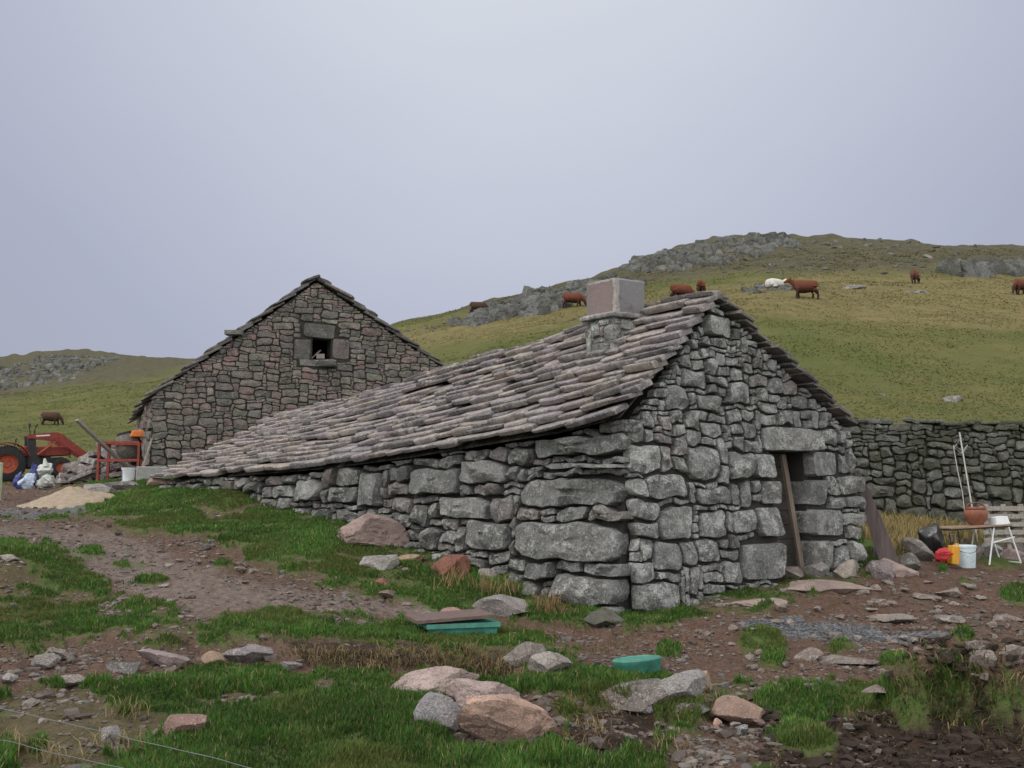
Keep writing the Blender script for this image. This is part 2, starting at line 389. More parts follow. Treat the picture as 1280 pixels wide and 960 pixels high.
def gline(O, U, L_):
    us = np.linspace(-1, L_+1, 80); hs = H(O.x+U.x*us, O.y+U.y*us); return lambda u: float(np.interp(u, us, hs))
class Frame:          # vertical wall plane
    def __init__(s, O, U, Nn, batter=0.0, ztop=3.0):
        s.O = Vector(O); s.U = Vector(U).normalized(); s.N = Vector(Nn).normalized(); s.b = batter; s.zt = ztop; s.top = None
    def __call__(s, u, z, d=0.0):
        if s.top: z = min(z, s.top(u)-.01)
        q = d+s.b*max(0, s.zt-z)+.05*mn.noise(Vector((u*.7, z*.7, 3)))
        p = s.O+s.U*u+s.N*q; return (p.x, p.y, z)
    def px(s, px, py):
        r = ray(px, py); r0 = Vector((0, 0, CZ)); t = (Vector((s.O.x, s.O.y, 0))-Vector((0, 0, 0))).dot(s.N)/Vector((r.x, r.y, 0)).dot(s.N)
        p = Vector((r.x*t, t, r.z*t+CZ)); return ((p-s.O).x*s.U.x+(p-s.O).y*s.U.y, p.z)
    def ray_s(s, px, py):
        r = ray(px, py); return r
def core(mb, W, u0, u1, zb, zt, d=-.09, thick=.5, holes=(), step=.25):
    us = list(np.arange(u0, u1, step))+[u1]
    extra = []
    for h in holes: extra += [h[0], h[2]]
    us = sorted(set([round(x, 4) for x in us+extra]))
    for a, b in zip(us[:-1], us[1:]):
        m = (a+b)/2; segs = [(zb, None)]
        for h in holes:
            if h[0] < m < h[2]: segs = [(zb, h[1]), (h[3], None)]
        for s0, s1 in segs:
            za1 = s1 if s1 is not None else zt(a)-.06; zb1 = s1 if s1 is not None else zt(b)-.06
            if za1 <= s0 or zb1 <= s0: continue
            nv = max(1, int(math.ceil((max(za1, zb1)-s0)/.22))); V = []
            for q in range(nv+1):
                t_ = q/nv; z0_ = s0+(za1-s0)*t_; z1_ = s0+(zb1-s0)*t_
                V += [W(a, z0_, d), W(b, z1_, d), W(b, z1_, d-thick), W(a, z0_, d-thick)]
            fs = [(0, 3, 2, 1), (4*nv, 4*nv+1, 4*nv+2, 4*nv+3)]
            for q in range(nv):
                for e in range(4): fs.append((4*q+e, 4*q+(e+1) % 4, 4*q+4+(e+1) % 4, 4*q+4+e))
            mb.add(V, fs, (.04, .036, .032))

# ------------------------------------------------------------------ cottage
def unit(a): 
    a = math.radians(a); return Vector((math.sin(a), math.cos(a), 0))
CO = Vector((1.55, 13.3, 0)); UG = unit(58); NG = Vector((UG.y, -UG.x, 0))
gz = Frame(CO, UG, NG, batter=.07, ztop=CZ+1.3)
E1w = P(200, 602, 23); US = (Vector((E1w.x, 23.0, 0))-CO); SL = US.length; US.normalize(); NS = Vector((-US.y, US.x, 0))
if NS.y > 0: NS = -NS
sz = Frame(CO, US, NS, batter=.12, ztop=CZ+1.0)
ua, za = gz.px(893, 369); uR, zR = gz.px(1063, 532); zL = P(780, 524, 13.3).z
def gtop(u): return za-.10-(ua-u)*(za-zL)/ua if u < ua else za-.10-(u-ua)*(za-zR)/(uR-ua)
gz.top = lambda u: gtop(u)+.0
# roof lines
E0p = CO+NG*.06+NS*.2; E1p = Vector((ray(196, 600).x*23, 23.0, 0))
R0p = CO+UG*ua+NG*.07; R1p = Vector((ray(350, 522).x*24.6, 24.6, 0))
EY = [(150, 601), (200, 600), (300, 592), (400, 585), (500, 572), (620, 552), (700, 539), (745, 526), (770, 519), (800, 512)]
RY = [(300, 535), (350, 523), (396, 511), (455, 494), (521, 473), (557, 461), (640, 436), (725, 410), (800, 386), (860, 374), (893, 368), (920, 366)]
def line_fn(a, b, tab_):
    xs = [q[0] for q in tab_]; ys = [q[1] for q in tab_]
    def f(s):
        p = a.lerp(b, s) if 0 <= s <= 1 else a+(b-a)*s
        v, _ = proj(p.x, p.y, CZ+1.0); py = float(np.interp(float(v), xs, ys))
        return Vector((p.x, p.y, P(float(v), py, p.y).z-.10))
    return f
Ef = line_fn(E0p, E1p, EY); Rf = line_fn(R0p, R1p, RY)
def slope_pt(Ef, Rf, s, r, sag=.0):
    e = Ef(s); g = Rf(s); p = e.lerp(g, r); p.z -= sag*math.sin(math.pi*min(max(r, 0), 1)); return p
def roof_slope(mb, Ef, Rf, Ls, rows, wavg, t0, cols, s0=0.0, s1=1.0, sgn=1, skip=None, sag=0.0, npt=5, wob=.35, last=True):
    for i in range(rows):
        s = s0-rnd.uniform(-.06, .07)/Ls
        while s < s1:
            wd = wavg*rnd.choice([.6, .75, .9, 1, 1.1, 1.3, 1.6])*rnd.uniform(.85, 1.15); ds = wd/Ls; sm = s+ds/2
            rr = (i+wob*mn.noise(Vector((sm*Ls*.45, i*.23, 4)))*1.5+rnd.uniform(-.09, .09))/rows
            if i == 0: rr = -.045+.055*rnd.random()
            if skip and skip(sm, rr): s += ds; continue
            p = slope_pt(Ef, Rf, sm, rr, sag); du = (slope_pt(Ef, Rf, sm+.01, rr, sag)-slope_pt(Ef, Rf, sm-.01, rr, sag)).normalized()
            dv = slope_pt(Ef, Rf, sm, rr+.05, sag)-slope_pt(Ef, Rf, sm, rr-.05, sag); ex = dv.length*10/rows; dv.normalize()
            nn = du.cross(dv).normalized()
            if nn.z < 0: nn = -nn
            dv = (dv-du*dv.dot(du)).normalized()
            t = t0*rnd.uniform(.65, 1.35); ln = ex*rnd.uniform(1.9, 2.4); a = wd*.5*rnd.uniform(.96, 1.04); off = t0*1.9*rnd.uniform(.85, 1.2)
            if i >= rows-1: ln = ex*1.3
            rt = rnd.uniform(-.05, .05); tl = rnd.uniform(-.04, .04); fr = []
            cc = rnd.uniform(.1, .3); sd = rnd.random()*40
            nf = npt+2
            for k in range(nf):            # front edge, left to right, rounded corners
                q = -1+2*k/(nf-1); bow = (abs(q)**3.2)*cc*ex*.9
                fr.append((q*a*(1 if abs(q) < .99 else .97), bow+.12*ex*mn.noise(Vector((q*1.7+sd, sd, 0)))))
            fr[0] = (-a, cc*ex*1.4); fr[-1] = (a, cc*ex*1.4)
            ot = fr+[(a*rnd.uniform(.88, 1), ln), (-a*rnd.uniform(.88, 1), ln)]
            m_ = len(ot); V = []
            ce = (0, ln*.5)
            for lv, (k, hz_) in enumerate(((.965, 0), (1.0, .3*t), (1.0, .75*t), (.93, 1.0*t))):
                for x, y in ot:
                    x2 = x*k; y2 = ce[1]+(y-ce[1])*(k if y < ce[1] else 1)
                    x3 = x2+y2*rt; y3 = y2-x2*rt
                    h_ = off*(1-y2/ln)+hz_+x2*tl+(.012*mn.noise(Vector((x*4+sd, y*4, lv*.2))) if hz_ else 0)
                    V.append(tuple(p+du*x3+dv*y3+nn*h_))
            Fc = [tuple(range(m_))[::-1] if sgn > 0 else tuple(range(m_)), tuple(3*m_+k for k in range(m_))]
            for lv in range(3):
                for k in range(m_):
                    a0 = lv*m_+k; b0 = lv*m_+(k+1) % m_; Fc.append((a0, b0, b0+m_, a0+m_))
            mb.add(V, Fc, tone(cols, .16))
            s += ds
def deck(mb, Ef, Rf, s0, s1, n=24, m=8, off=-.05, sag=0, th=.06):
    V = []; 
    for lay in (0, 1):
        for i in range(n+1):
            for j in range(m+1):
                p = slope_pt(Ef, Rf, s0+(s1-s0)*i/n, j/m*.91+.08, sag); V.append((p.x, p.y, p.z+off-lay*th))
    Fc = []; K = (n+1)*(m+1)
    for i in range(n):
        for j in range(m):
            a = i*(m+1)+j; Fc.append((a, a+m+1, a+m+2, a+1)); Fc.append((K+a, K+a+1, K+a+m+2, K+a+m+1))
    for i in range(n): 
        a = i*(m+1); Fc.append((a, a+K, a+m+1+K, a+m+1)); a = i*(m+1)+m; Fc.append((a, a+m+1, a+m+1+K, a+K))
    for j in range(m):
        Fc.append((j, j+1, j+1+K, j+K)); a = n*(m+1)+j; Fc.append((a, a+K, a+1+K, a+1))
    mb.add(V, Fc, (.08, .075, .07))

cottage = thing('stone_cottage', 'low grey stone cottage with slab roof, square chimney and open doorway in its near gable', 'cottage', (float(CO.x), float(CO.y), Hs(1.55, 13.3)))
GREY = [(.25, .25, .24), (.20, .20, .19), (.29, .288, .275), (.23, .225, .21), (.175, .175, .165), (.27, .265, .25), (.25, .22, .21), (.22, .22, .21)]
ROOFC = [(.31, .28, .28), (.37, .335, .315), (.25, .235, .25), (.33, .30, .325), (.19, .185, .195), (.34, .31, .27), (.17, .17, .175), (.30, .25, .23), (.24, .225, .22)]
ROOFC = [(a*1.3, b*1.24, c*1.2) for a, b, c in ROOFC]; GREY = [tuple(x*1.12 for x in c) for c in GREY]
# --- gable wall
def gb(x0, y0, x1, y1):
    a = gz.px(x0, y1); b = gz.px(x1, y0); return [a[0], a[1], b[0], b[1]]
dL, dB, dR, dT = gb(967, 566, 1002, 722)
gzb = dB
lint = gb(951, 535, 1013, 565)
jambs = [gb(939, 567, 966, 599), gb(946, 601, 967, 632), gb(940, 633, 968, 672), gb(917, 674, 970, 727),
         gb(1003, 565, 1043, 597), gb(1003, 599, 1025, 634), gb(1003, 636, 1046, 672), gb(1003, 674, 1029, 712)]
bigs = [gb(1031, 660, 1085, 706), gb(1045, 592, 1074, 617), gb(1046, 619, 1078, 637), gb(1046, 639, 1078, 658), gb(855, 556, 894, 602),
        gb(868, 604, 905, 632), gb(806, 596, 852, 624), gb(820, 630, 860, 674), gb(864, 636, 902, 672), gb(905, 636, 938, 668), gb(862, 676, 890, 708),
        gb(893, 668, 938, 694), gb(892, 696, 915, 730), gb(808, 676, 842, 716), gb(846, 680, 866, 714), gb(866, 606, 893, 634), gb(905, 478, 935, 508),
        gb(872, 492, 902, 516), gb(829, 486, 858, 512), gb(852, 462, 880, 486), gb(880, 395, 912, 422), gb(836, 450, 858, 474), gb(1020, 566, 1063, 590), gb(1015, 538, 1042, 560)]
keep = []
for b in bigs:
    ok = all(not (b[0] < q[2]-.02 and b[2] > q[0]+.02 and b[1] < q[3]-.02 and b[3] > q[1]+.02) for q in keep+jambs+[lint]+[[dL, dB, dR, dT]])
    if ok: keep.append(b)
mb = MB()
def pickg(u, v):
    big = 1.25 if v < CZ+.6 else (.9 if v < CZ+1.5 else .75)
    w_ = rnd.choice([2, 2, 3, 3, 4, 4, 5, 5, 6])*big; h_ = rnd.choice([2, 2, 3, 3, 4, 4, 5])*big
    if rnd.random() < .15: w_, h_ = rnd.choice([(1, 1), (2, 1), (3, 1), (1, 2)])
    return int(round(w_)), int(round(h_))
glg = gline(CO, UG, 5)
def ging(u, v): return v < gtop(u)-.03 and v > glg(u)-.25
blocks = keep+jambs+[lint, [dL, dB-.3, dR, dT]]
def snap(b, u0, v0, cu, cv): return [u0+round((b[0]-u0)/cu)*cu, v0+round((b[1]-v0)/cv)*cv, u0+round((b[2]-u0)/cu)*cu, v0+round((b[3]-v0)/cv)*cv]
keep = [snap(b, -.02, CZ-1.75, .088, .068) for b in keep]
zq = CZ-1.75; qk = 0
while zq < CZ+.95:
    hq = rnd.choice([4, 5, 5, 6])*.068; wq = (rnd.choice([6, 7, 8]) if qk % 2 else rnd.choice([3, 4, 5]))*.088; b = [-.02, zq, -.02+wq, zq+hq]
    if all(not (b[0] < q[2]-.01 and b[2] > q[0]+.01 and b[1] < q[3]-.01 and b[3] > q[1]+.01) for q in keep): keep.append(b)
    zq += hq; qk += 1
blocks = keep+jambs+[lint, [dL, dB-.3, dR, dT]]
cells = tile(-.02, uR+.02, CZ-1.75, za, .088, .068, pickg, blocks, ging)
def warp2(u, v, s, amp, wl):
    u, v = warp(u, v, s, amp, wl); return warp(u, v, s+40, amp*.85, wl*.36)
def place(mb, W, cells, cols, gap, bul, amp=.035, wl=.5, seed=1, n=16, sq=(4, 9), rough=.03, rot=.06, flat=.1, back=.14):
    for c in cells:
        g = gap*rnd.uniform(.5, 1.3); h = min(c[2]-c[0], c[3]-c[1])
        g = min(g, h*.07)
        pts = outline(c[0]+g, c[1]+g, c[2]-g, c[3]-g, n, rough, rnd.uniform(*sq), rnd.uniform(-rot, rot))
        pts = [warp2(u, v, seed, amp, wl) for u, v in pts]
        add_stone(mb, W, pts, bul*rnd.uniform(.6, 1.3)*min(1.5, h/.25)+.01, tone(cols, .16), back=back, flat=flat, proud=rnd.uniform(-.012, .03))
place(mb, gz, cells, GREY, .016, .08, n=22, amp=.06, sq=(3.2, 8))
for b in keep:
    pts = outline(b[0]+.012, b[1]+.012, b[2]-.012, b[3]-.012, 24, .04, rnd.uniform(4, 7), rnd.uniform(-.03, .03)); pts = [warp2(u, v, 1, .045, .5) for u, v in pts]
    add_stone(mb, gz, pts, .11, tone(GREY[:3], .1), flat=.3)
core(mb, gz, 0.05, uR-.05, CZ-2.2, gtop, holes=[(dL, -5, dR, dT)], d=-.045, thick=.5)
gw = mb.build('gable_wall', M_gable, cottage, angle=29)
mb = MB(); pts = outline(lint[0], lint[1]+.01, lint[2], lint[3], 28, .03, 5, -.01); add_stone(mb, gz, pts, .10, (.27, .265, .25), flat=.5, back=.4); mb.build('door_lintel', M_gable, cottage, angle=29)
for b in jambs:
    mb = MB(); pts = outline(b[0]+.006, b[1]+.008, b[2]-.006, b[3]-.008, 24, .02, 7, 0); add_stone(mb, gz, pts, .075, tone(GREY[:2], .1), flat=.8, back=.42, rough=.5); mb.build('door_jamb', M_gable, cottage, angle=29)
M_wood_dk = wood_mat('dark_weathered_wood', (.085, .075, .065), 0); M_wood = wood_mat('brown_plank', (.17, .135, .105), 2); M_wood_grey = wood_mat('grey_timber', (.26, .235, .20), 1)
mb = MB(); wdt = (dR-dL)
for k in range(9):
    z0 = dB-.1+k*(dT-dB+.1)/9; h = (dT-dB+.1)/9-.008
    c0 = Vector(gz((dL+dR)/2-.05, z0+h/2, -.34)); mb.box(c0, (wdt*1.02, .04, h), [[UG.x, NG.x, 0], [UG.y, NG.y, 0], [0, 0, 1]])
mb.build('door', M_wood_dk, cottage)
mb = MB(); a = gz(dL+wdt*.80, dB+.06, -.12); b_ = gz(dL+wdt*.58, dT-.03, -.16); mb.bar(a, b_, .085, .05, up=tuple(NG)); mb.build('door_plank', M_wood, cottage)
# --- side wall under the eave
def etop(u):
    s = u/SL; return Ef(s).z+.075
sz.top = lambda u: etop(u)
def sb(x0, y0, x1, y1):
    a = sz.px(x0, y1); b = sz.px(x1, y0); return [b[0], a[1], a[0], b[1]]
sbig = [sb(672, 541, 786, 572), sb(686, 572, 795, 592), sb(655, 594, 770, 636), sb(698, 618, 800, 650), sb(653, 651, 786, 697), sb(686, 697, 800, 724), sb(712, 724, 801, 752),
        sb(520, 582, 582, 618), sb(583, 571, 640, 604), sb(557, 622, 622, 648), sb(458, 590, 486, 636), sb(458, 606, 490, 638), sb(600, 650, 650, 690), sb(584, 660, 600, 690), sb(378, 598, 410, 628), sb(640, 582, 672, 616), sb(575, 606, 610, 622), sb(418, 606, 456, 626), sb(620, 622, 655, 640), sb(560, 652, 596, 676)]
keep = []
for b in sbig:
    if all(not (b[0] < q[2]-.02 and b[2] > q[0]+.02 and b[1] < q[3]-.02 and b[3] > q[1]+.02) for q in keep): keep.append(b)
def picks(u, v):
    k = 1.0
    w_ = rnd.choice([4, 5, 6, 7, 8])*k; h_ = rnd.choice([2, 3, 3, 4])*k
    if rnd.random() < .2: w_, h_ = rnd.choice([(2, 1), (3, 2), (3, 1)])
    return int(round(w_)), int(round(h_))
gls = gline(CO, US, SL); _eu = np.linspace(-1, SL+1, 90); _ev = [etop(q) for q in _eu]
etop = lambda u: float(np.interp(u, _eu, _ev))
def ins(u, v): return v < etop(u)-.02 and v > gls(u)-.2
keep = [snap(b, -.05, CZ-1.75, .125, .09) for b in keep]
for b in keep:
    if b[0] < .6: b[0] = -.05
cells = tile(-.05, SL*.98, CZ-1.75, CZ+1.3, .125, .09, picks, keep, ins)
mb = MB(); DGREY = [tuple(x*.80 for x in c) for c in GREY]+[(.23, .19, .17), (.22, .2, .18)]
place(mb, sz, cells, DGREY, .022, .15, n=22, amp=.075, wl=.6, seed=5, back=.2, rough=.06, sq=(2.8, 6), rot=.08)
for b in keep:
    pts = outline(b[0]+.02, b[1]+.012, b[2]-.02, b[3]-.012, 28, .06, rnd.uniform(3.2, 5), rnd.uniform(-.03, .03)); pts = [warp2(u, v, 5, .05, .6) for u, v in pts]
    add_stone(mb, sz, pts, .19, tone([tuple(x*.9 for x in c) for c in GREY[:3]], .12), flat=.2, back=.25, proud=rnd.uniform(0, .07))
core(mb, sz, 0.05, SL*.98, CZ-2.2, lambda u: etop(u), d=-.10, thick=.5, step=.5)
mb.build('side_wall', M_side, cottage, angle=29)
# --- hidden far sides (plain rubble)
BR0 = Vector(gz(uR-.02, zR, 0)); vb = Vector((BR0.x-R0p.x, BR0.y-R0p.y, 0)); 
Bf0 = Vector((BR0.x, BR0.y, 0))+NG*.07; Bf1 = R1p+vb*.95
def Bf(s): p = Bf0+(Bf1-Bf0)*s; return Vector((p.x, p.y, zR-.08+(Rf(1).z-Rf(0).z)*s*.6))
mb = MB()
bO = CO+UG*(uR-.05); bU = (Bf1-Bf0).normalized(); bN = Vector((bU.y, -bU.x, 0)); bN = bN if bN.dot(UG) > 0 else -bN
bf = Frame(bO, bU, bN, 0.05, CZ+1.2); bl = (Bf1-Bf0).length*.97
bt = lambda u: Bf(u/bl).z-.08
bcells = tile(.02, bl, CZ-1.6, CZ+1.5, .2, .14, lambda u, v: (rnd.randint(1, 4), rnd.randint(1, 3)), [], lambda u, v: v < bt(u)-.05)
bf.top = bt
place(mb, bf, bcells, GREY, .02, .08, n=10)
core(mb, bf, .45, bl, CZ-2.2, bt, d=-.05)
mb.build('rear_wall', M_side, cottage, angle=29)
mb = MB(); fE = Ef(.97); fR = Rf(.97); fB = Bf(.95)
for q, top in ((0, 0),):
    lo = CZ-.6
    prof = [Vector((fE.x, fE.y, lo)), Vector((fB.x, fB.y, lo)), Vector((fB.x, fB.y, fB.z-.12)), Vector((fR.x, fR.y, fR.z-.15)), Vector((fE.x, fE.y, fE.z-.1))]
    ddn = (fE-fB).normalized().cross(Vector((0, 0, 1)))*.4
    V = [tuple(v) for v in prof]+[tuple(v+ddn) for v in prof]
    mb.add(V, [(0, 1, 2, 3, 4), (9, 8, 7, 6, 5)]+[(i, (i+1) % 5, (i+1) % 5+5, i+5) for i in range(5)], (.2, .2, .19))
mb.build('end_wall', M_side, cottage)
# --- roof slopes
Lr = (E1p-E0p).length
ch_s = None
mb = MB()
roof_slope(mb, Ef, Rf, Lr, 15, .52, .092, ROOFC, s0=-.004, s1=1.0, npt=5, sag=.03, wob=.6)
deck(mb, Ef, Rf, .012, .99, sag=.03, off=-.035, th=.02)
mb.build('roof', M_roof, cottage, angle=35)
mb = MB()
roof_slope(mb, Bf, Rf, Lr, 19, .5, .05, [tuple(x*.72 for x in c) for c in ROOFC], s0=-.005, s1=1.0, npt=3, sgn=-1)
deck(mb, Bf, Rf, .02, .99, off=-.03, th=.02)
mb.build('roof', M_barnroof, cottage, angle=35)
# --- chimney
mb = MB()
sC = .158; pr = slope_pt(Ef, Rf, sC, .86); axu = UG; axs = US
fc = P(768, 425, 14.55)      # front foot corner of the stack
fcp = Vector((fc.x, fc.y, 0)); ua_ = Vector((unit(62).x, unit(62).y, 0)); us_ = Vector((unit(-44).x, unit(-44).y, 0))
A = .53; B = .54
zc0 = P(768, 445, 14.55).z; zc1 = P(768, 393, 14.55).z; zc2 = P(768, 349, 14.55).z
rotc = [[ua_.x, us_.x, 0], [ua_.y, us_.y, 0], [0, 0, 1]]
cen = fcp+ua_*A/2+us_*B/2
chim = MB(); 
def cface(Uv, Nv, wd, z0, z1, cols, flat, cu=.09, cv=.09, rough=.05):
    fr = Frame(fcp if Nv.dot(ua_) < .5 and True else fcp, Uv, Nv, 0); return fr
chim.box((cen.x, cen.y, (zc0-.5+zc1)/2), (A*.97, B*.97, zc1-zc0+.5), rotc, (.2, .19, .18))
for Uv, O_, Nv, wd in ((ua_, fcp, -us_, A), (us_, fcp, -ua_, B), (ua_, fcp+us_*B, us_, A), (us_, fcp+ua_*A, ua_, B)):
    fr = Frame(O_, Uv, Nv, 0)
    cc = tile(0, wd, zc0-.45, zc1, .09, .085, lambda u, v: (rnd.randint(1, 4), rnd.randint(1, 3)), [], lambda u, v: True)
    place(chim, fr, cc, GREY[:4]+[(.24, .17, .155)], .008, .04, n=12, amp=.01)
cb = chim.build('chimney', M_gable, cottage, angle=29)
def slabq(mb, c, sx, sy, th, col, tilt=0, n=7, rg=.03, rot=rotc, bev=.2):
    ot = []; 
    for (ax, ay), (bx, by) in (((-1, -1), (1, -1)), ((1, -1), (1, 1)), ((1, 1), (-1, 1)), ((-1, 1), (-1, -1))):
        for k in range(n): t = k/n; ot.append(((ax+(bx-ax)*t)*sx/2+rnd.uniform(-rg, rg), (ay+(by-ay)*t)*sy/2+rnd.uniform(-rg, rg)))
    V = []; m_ = len(ot); Rm = np.array(rot)
    for k, h in ((.97, 0), (1, th*.3), (1, th*.7), (.96, th)):
        for x, y in ot: V.append(Rm@np.array([x*k, y*k, h+tilt*y+rnd.uniform(-.003, .003)])+np.array(c))
    Fc = [tuple(range(m_))[::-1], tuple(3*m_+k for k in range(m_))]
    for lv in range(3):
        for k in range(m_): a0 = lv*m_+k; b0 = lv*m_+(k+1) % m_; Fc.append((a0, b0, b0+m_, a0+m_))
    mb.add(V, Fc, col)
mb = MB(); slabq(mb, (cen.x, cen.y, zc1-.03), A+.16, B+.16, .06, (.3, .3, .3)); mb.build('collar_slab', M_roof, cb, angle=35)
mb = MB(); t_ = .09; hh = zc2-zc1-.03; zc = (zc1+.03+zc2)/2
RED = (.20, .145, .14); GRY = (.19, .19, .20)
for sgn_, col in ((-1, RED), (1, RED)):
    c_ = cen+ua_*sgn_*(A/2-t_/2); mb.box((c_.x, c_.y, zc), (t_, B, hh), rotc, col)
for sgn_, col in ((-1, GRY), (1, GRY)):
    c_ = cen+us_*sgn_*(B/2-t_/2); mb.box((c_.x, c_.y, zc-.002), (A-2*t_+.0, t_-.004, hh-.01), rotc, col)
M_slabst = stone_mat('smooth_slab', speck=.06, lichen=(.33, .32, .31), lich=.68, bmp=.15, dark=(.14, .125, .12))
up = mb.build('chimney_stack', M_slabst, cb)
c_ = cen-us_*(B/2+.014); mb = MB(); mb.box((c_.x, c_.y, zc), (A*1.0, .03, hh*.985), rotc, GRY); mb.build('face_slab', M_slabst, cb)
mb = MB()
for c0, sx, sy in ((cen-us_*(B/2-.02), A+.02, .09), (cen-ua_*(A/2-.03), .06, B-.05), (cen+us_*(B/2-.04), A, .07), (cen+ua_*(A/2-.03), .06, B-.1)):
    slabq(mb, (c0.x, c0.y, zc2-.015), sx, sy, .035, (.95, .93, .9), rg=.006)
cq = cen-us_*(B/2+.02)-ua_*(A/2-.02)
for k in range(8): slabq(mb, (cq.x, cq.y, zc1+.03+k*hh/8), .06, .06, hh/8+.01, (1, .98, .92), rg=.01, n=2)
slabq(mb, (cen.x, cen.y, zc1+.02), A+.07, B+.07, .03, (1, .98, .94), rg=.012)
mb.build('mortar_joint', M_mortar, cb)

# ------------------------------------------------------------------ barn
aB = 23.0; BU = unit(90-aB); BN = Vector((BU.y, -BU.x, 0)); BS = Vector((-BU.y, BU.x, 0))
BO = P(187, 600, 26.5); BO.z = 0
bz = Frame(BO, BU, BN, batter=.03, ztop=CZ+3)
ubA, zbA = bz.px(396, 351); ubR, zbR = bz.px(566, 466); _, zbL = bz.px(187, 492)
btop = lambda u: zbA-.02-(ubA-u)*(zbA-zbL)/ubA if u < ubA else zbA-.02-(u-ubA)*(zbA-zbR)/(ubR-ubA)
bz.top = lambda u: btop(u)-.02
barn = thing('stone_barn', 'taller brown-grey stone barn with one small square loft window in its gable', 'barn', (BO.x, BO.y, Hs(BO.x, BO.y)))
def bb(x0, y0, x1, y1):
    a = bz.px(x0, y1); b = bz.px(x1, y0); return [a[0], a[1], b[0], b[1]]
wL, wB, wR, wT = bb(390, 423, 414, 449)
wj = [bb(367, 424, 389, 450), bb(415, 424, 437, 450)]; wl_ = bb(378, 406, 420, 422); ws_ = bb(373, 451, 421, 457)
BRN = [(.30, .23, .205), (.25, .21, .19), (.28, .25, .205), (.22, .195, .18), (.31, .215, .205), (.20, .185, .165), (.27, .25, .205), (.34, .285, .25)]
def pickb(u, v):
    w_ = rnd.choice([3, 4, 5, 6, 7, 8, 4, 5]); h_ = rnd.choice([1, 2, 2, 2, 3, 3])
    if v < CZ+2.2 and rnd.random() < .35: w_, h_ = rnd.choice([(6, 4), (5, 3), (4, 4)])
    return w_, h_
bc = tile(0, ubR, CZ-.3, zbA, .092, .07, pickb, wj+[wl_, ws_, [wL, wB, wR, wT]], lambda u, v: v < btop(u)-.04)
mb = MB(); place(mb, bz, bc, BRN, .007, .045, n=18, amp=.055, wl=.6, seed=9, flat=.3, sq=(3.5, 8), rot=.05)
core(mb, bz, .02, ubR, CZ-1, btop, d=-.012, holes=[(wL, wB, wR, wT)], thick=.55, step=.4)
mb.build('gable_wall', M_barn, barn, angle=29)
mb = MB(); add_stone(mb, bz, outline(*[wl_[0], wl_[1], wl_[2], wl_[3]], 26, .03, 5, 0), .06, (.17, .165, .15), flat=.6, back=.3); mb.build('window_lintel', M_barn, barn, angle=29)
for q, b in enumerate(wj):
    mb = MB(); add_stone(mb, bz, outline(*b, 24, .02, 8, 0), .05, [(.18, .175, .165), (.23, .185, .18)][q], flat=.9, back=.4, rough=.4); mb.build('window_jamb', M_barn, barn, angle=29)
mb = MB(); add_stone(mb, bz, outline(*ws_, 24, .05, 4, 0), .10, (.28, .27, .25), flat=.5, back=.3); mb.build('window_sill', M_barn, barn, angle=29)
mb = MB(); mb.box(bz((wL+wR)/2, wB+.11, -.12), (.22, .12, .14), col=(.28, .27, .25)); mb.bar(bz(wL+.02, wB+.05, -.2), bz(wL+.3, wB+.32, -.3), .035); mb.build('window_stick', M_wood_grey, barn)
bl2 = 8.5
ls = Frame(BO, BS, -BU, 0.03, CZ+3); lc = tile(.0, bl2, CZ-.5, zbL, .13, .1, pickb, [], lambda u, v: True); ls.top = lambda u: zbL-.03
mb = MB(); place(mb, ls, lc, BRN, .015, .05, n=10); core(mb, ls, 0, bl2, CZ-1, lambda u: zbL, d=-.03, step=1); mb.build('side_wall', M_barn, barn, angle=29)
rs = Frame(BO+BU*ubR, BS, BU, 0.03, CZ+3); rs.top = lambda u: zbR-.03
rc = tile(.0, bl2, CZ+.2, zbR, .2, .15, pickb, [], lambda u, v: True)
mb = MB(); place(mb, rs, rc, BRN, .015, .05, n=10); core(mb, rs, 0, bl2, CZ-1, lambda u: zbR, d=-.03, step=1); mb.build('side_wall', M_barn, barn, angle=29)
rb = Frame(BO+BS*bl2, BU, BS, 0.03, CZ+3); rb.top = lambda u: btop(u)-.03
mb = MB(); core(mb, rb, 0, ubR, CZ-1, btop, d=0, step=.8); mb.build('rear_wall', M_barn, barn)
def mkl(p0, p1): return lambda s: p0+(p1-p0)*s
sink = Vector((0, 0, 0)); ov = BN*.08
e0 = BO-BU*.08+ov; e0.z = zbL-.16; e1 = e0+BS*(bl2+.3)
r0 = BO+BU*ubA+ov; r0.z = zbA+.03; r1 = r0+BS*(bl2+.3)
q0 = BO+BU*(ubR+.35)+ov; q0.z = zbR-.3; q1 = q0+BS*(bl2+.3)
BRF = [tuple(x*.5 for x in c) for c in ROOFC]
mb = MB(); roof_slope(mb, mkl(e0, e1), mkl(r0, r1), bl2, 15, .65, .065, BRF, npt=3); deck(mb, mkl(e0, e1), mkl(r0, r1), .015, .99, 4, 4); mb.build('roof', M_barnroof, barn, angle=35)
mb = MB(); roof_slope(mb, mkl(q0, q1), mkl(r0, r1), bl2, 13, .65, .065, BRF, npt=3, sgn=-1); deck(mb, mkl(q0, q1), mkl(r0, r1), .015, .99, 4, 4); mb.build('roof', M_barnroof, barn, angle=35)
mb = MB()
for a_, fr_ in ((0.25, 0), (.7, .1)):
    p = e0+(r0-e0)*.48; mb.box((p.x, p.y, p.z+.18), (.45, .3, .12), col=(.2, .2, .18))
    break
mb.build('loose_slate', M_barnroof, barn)

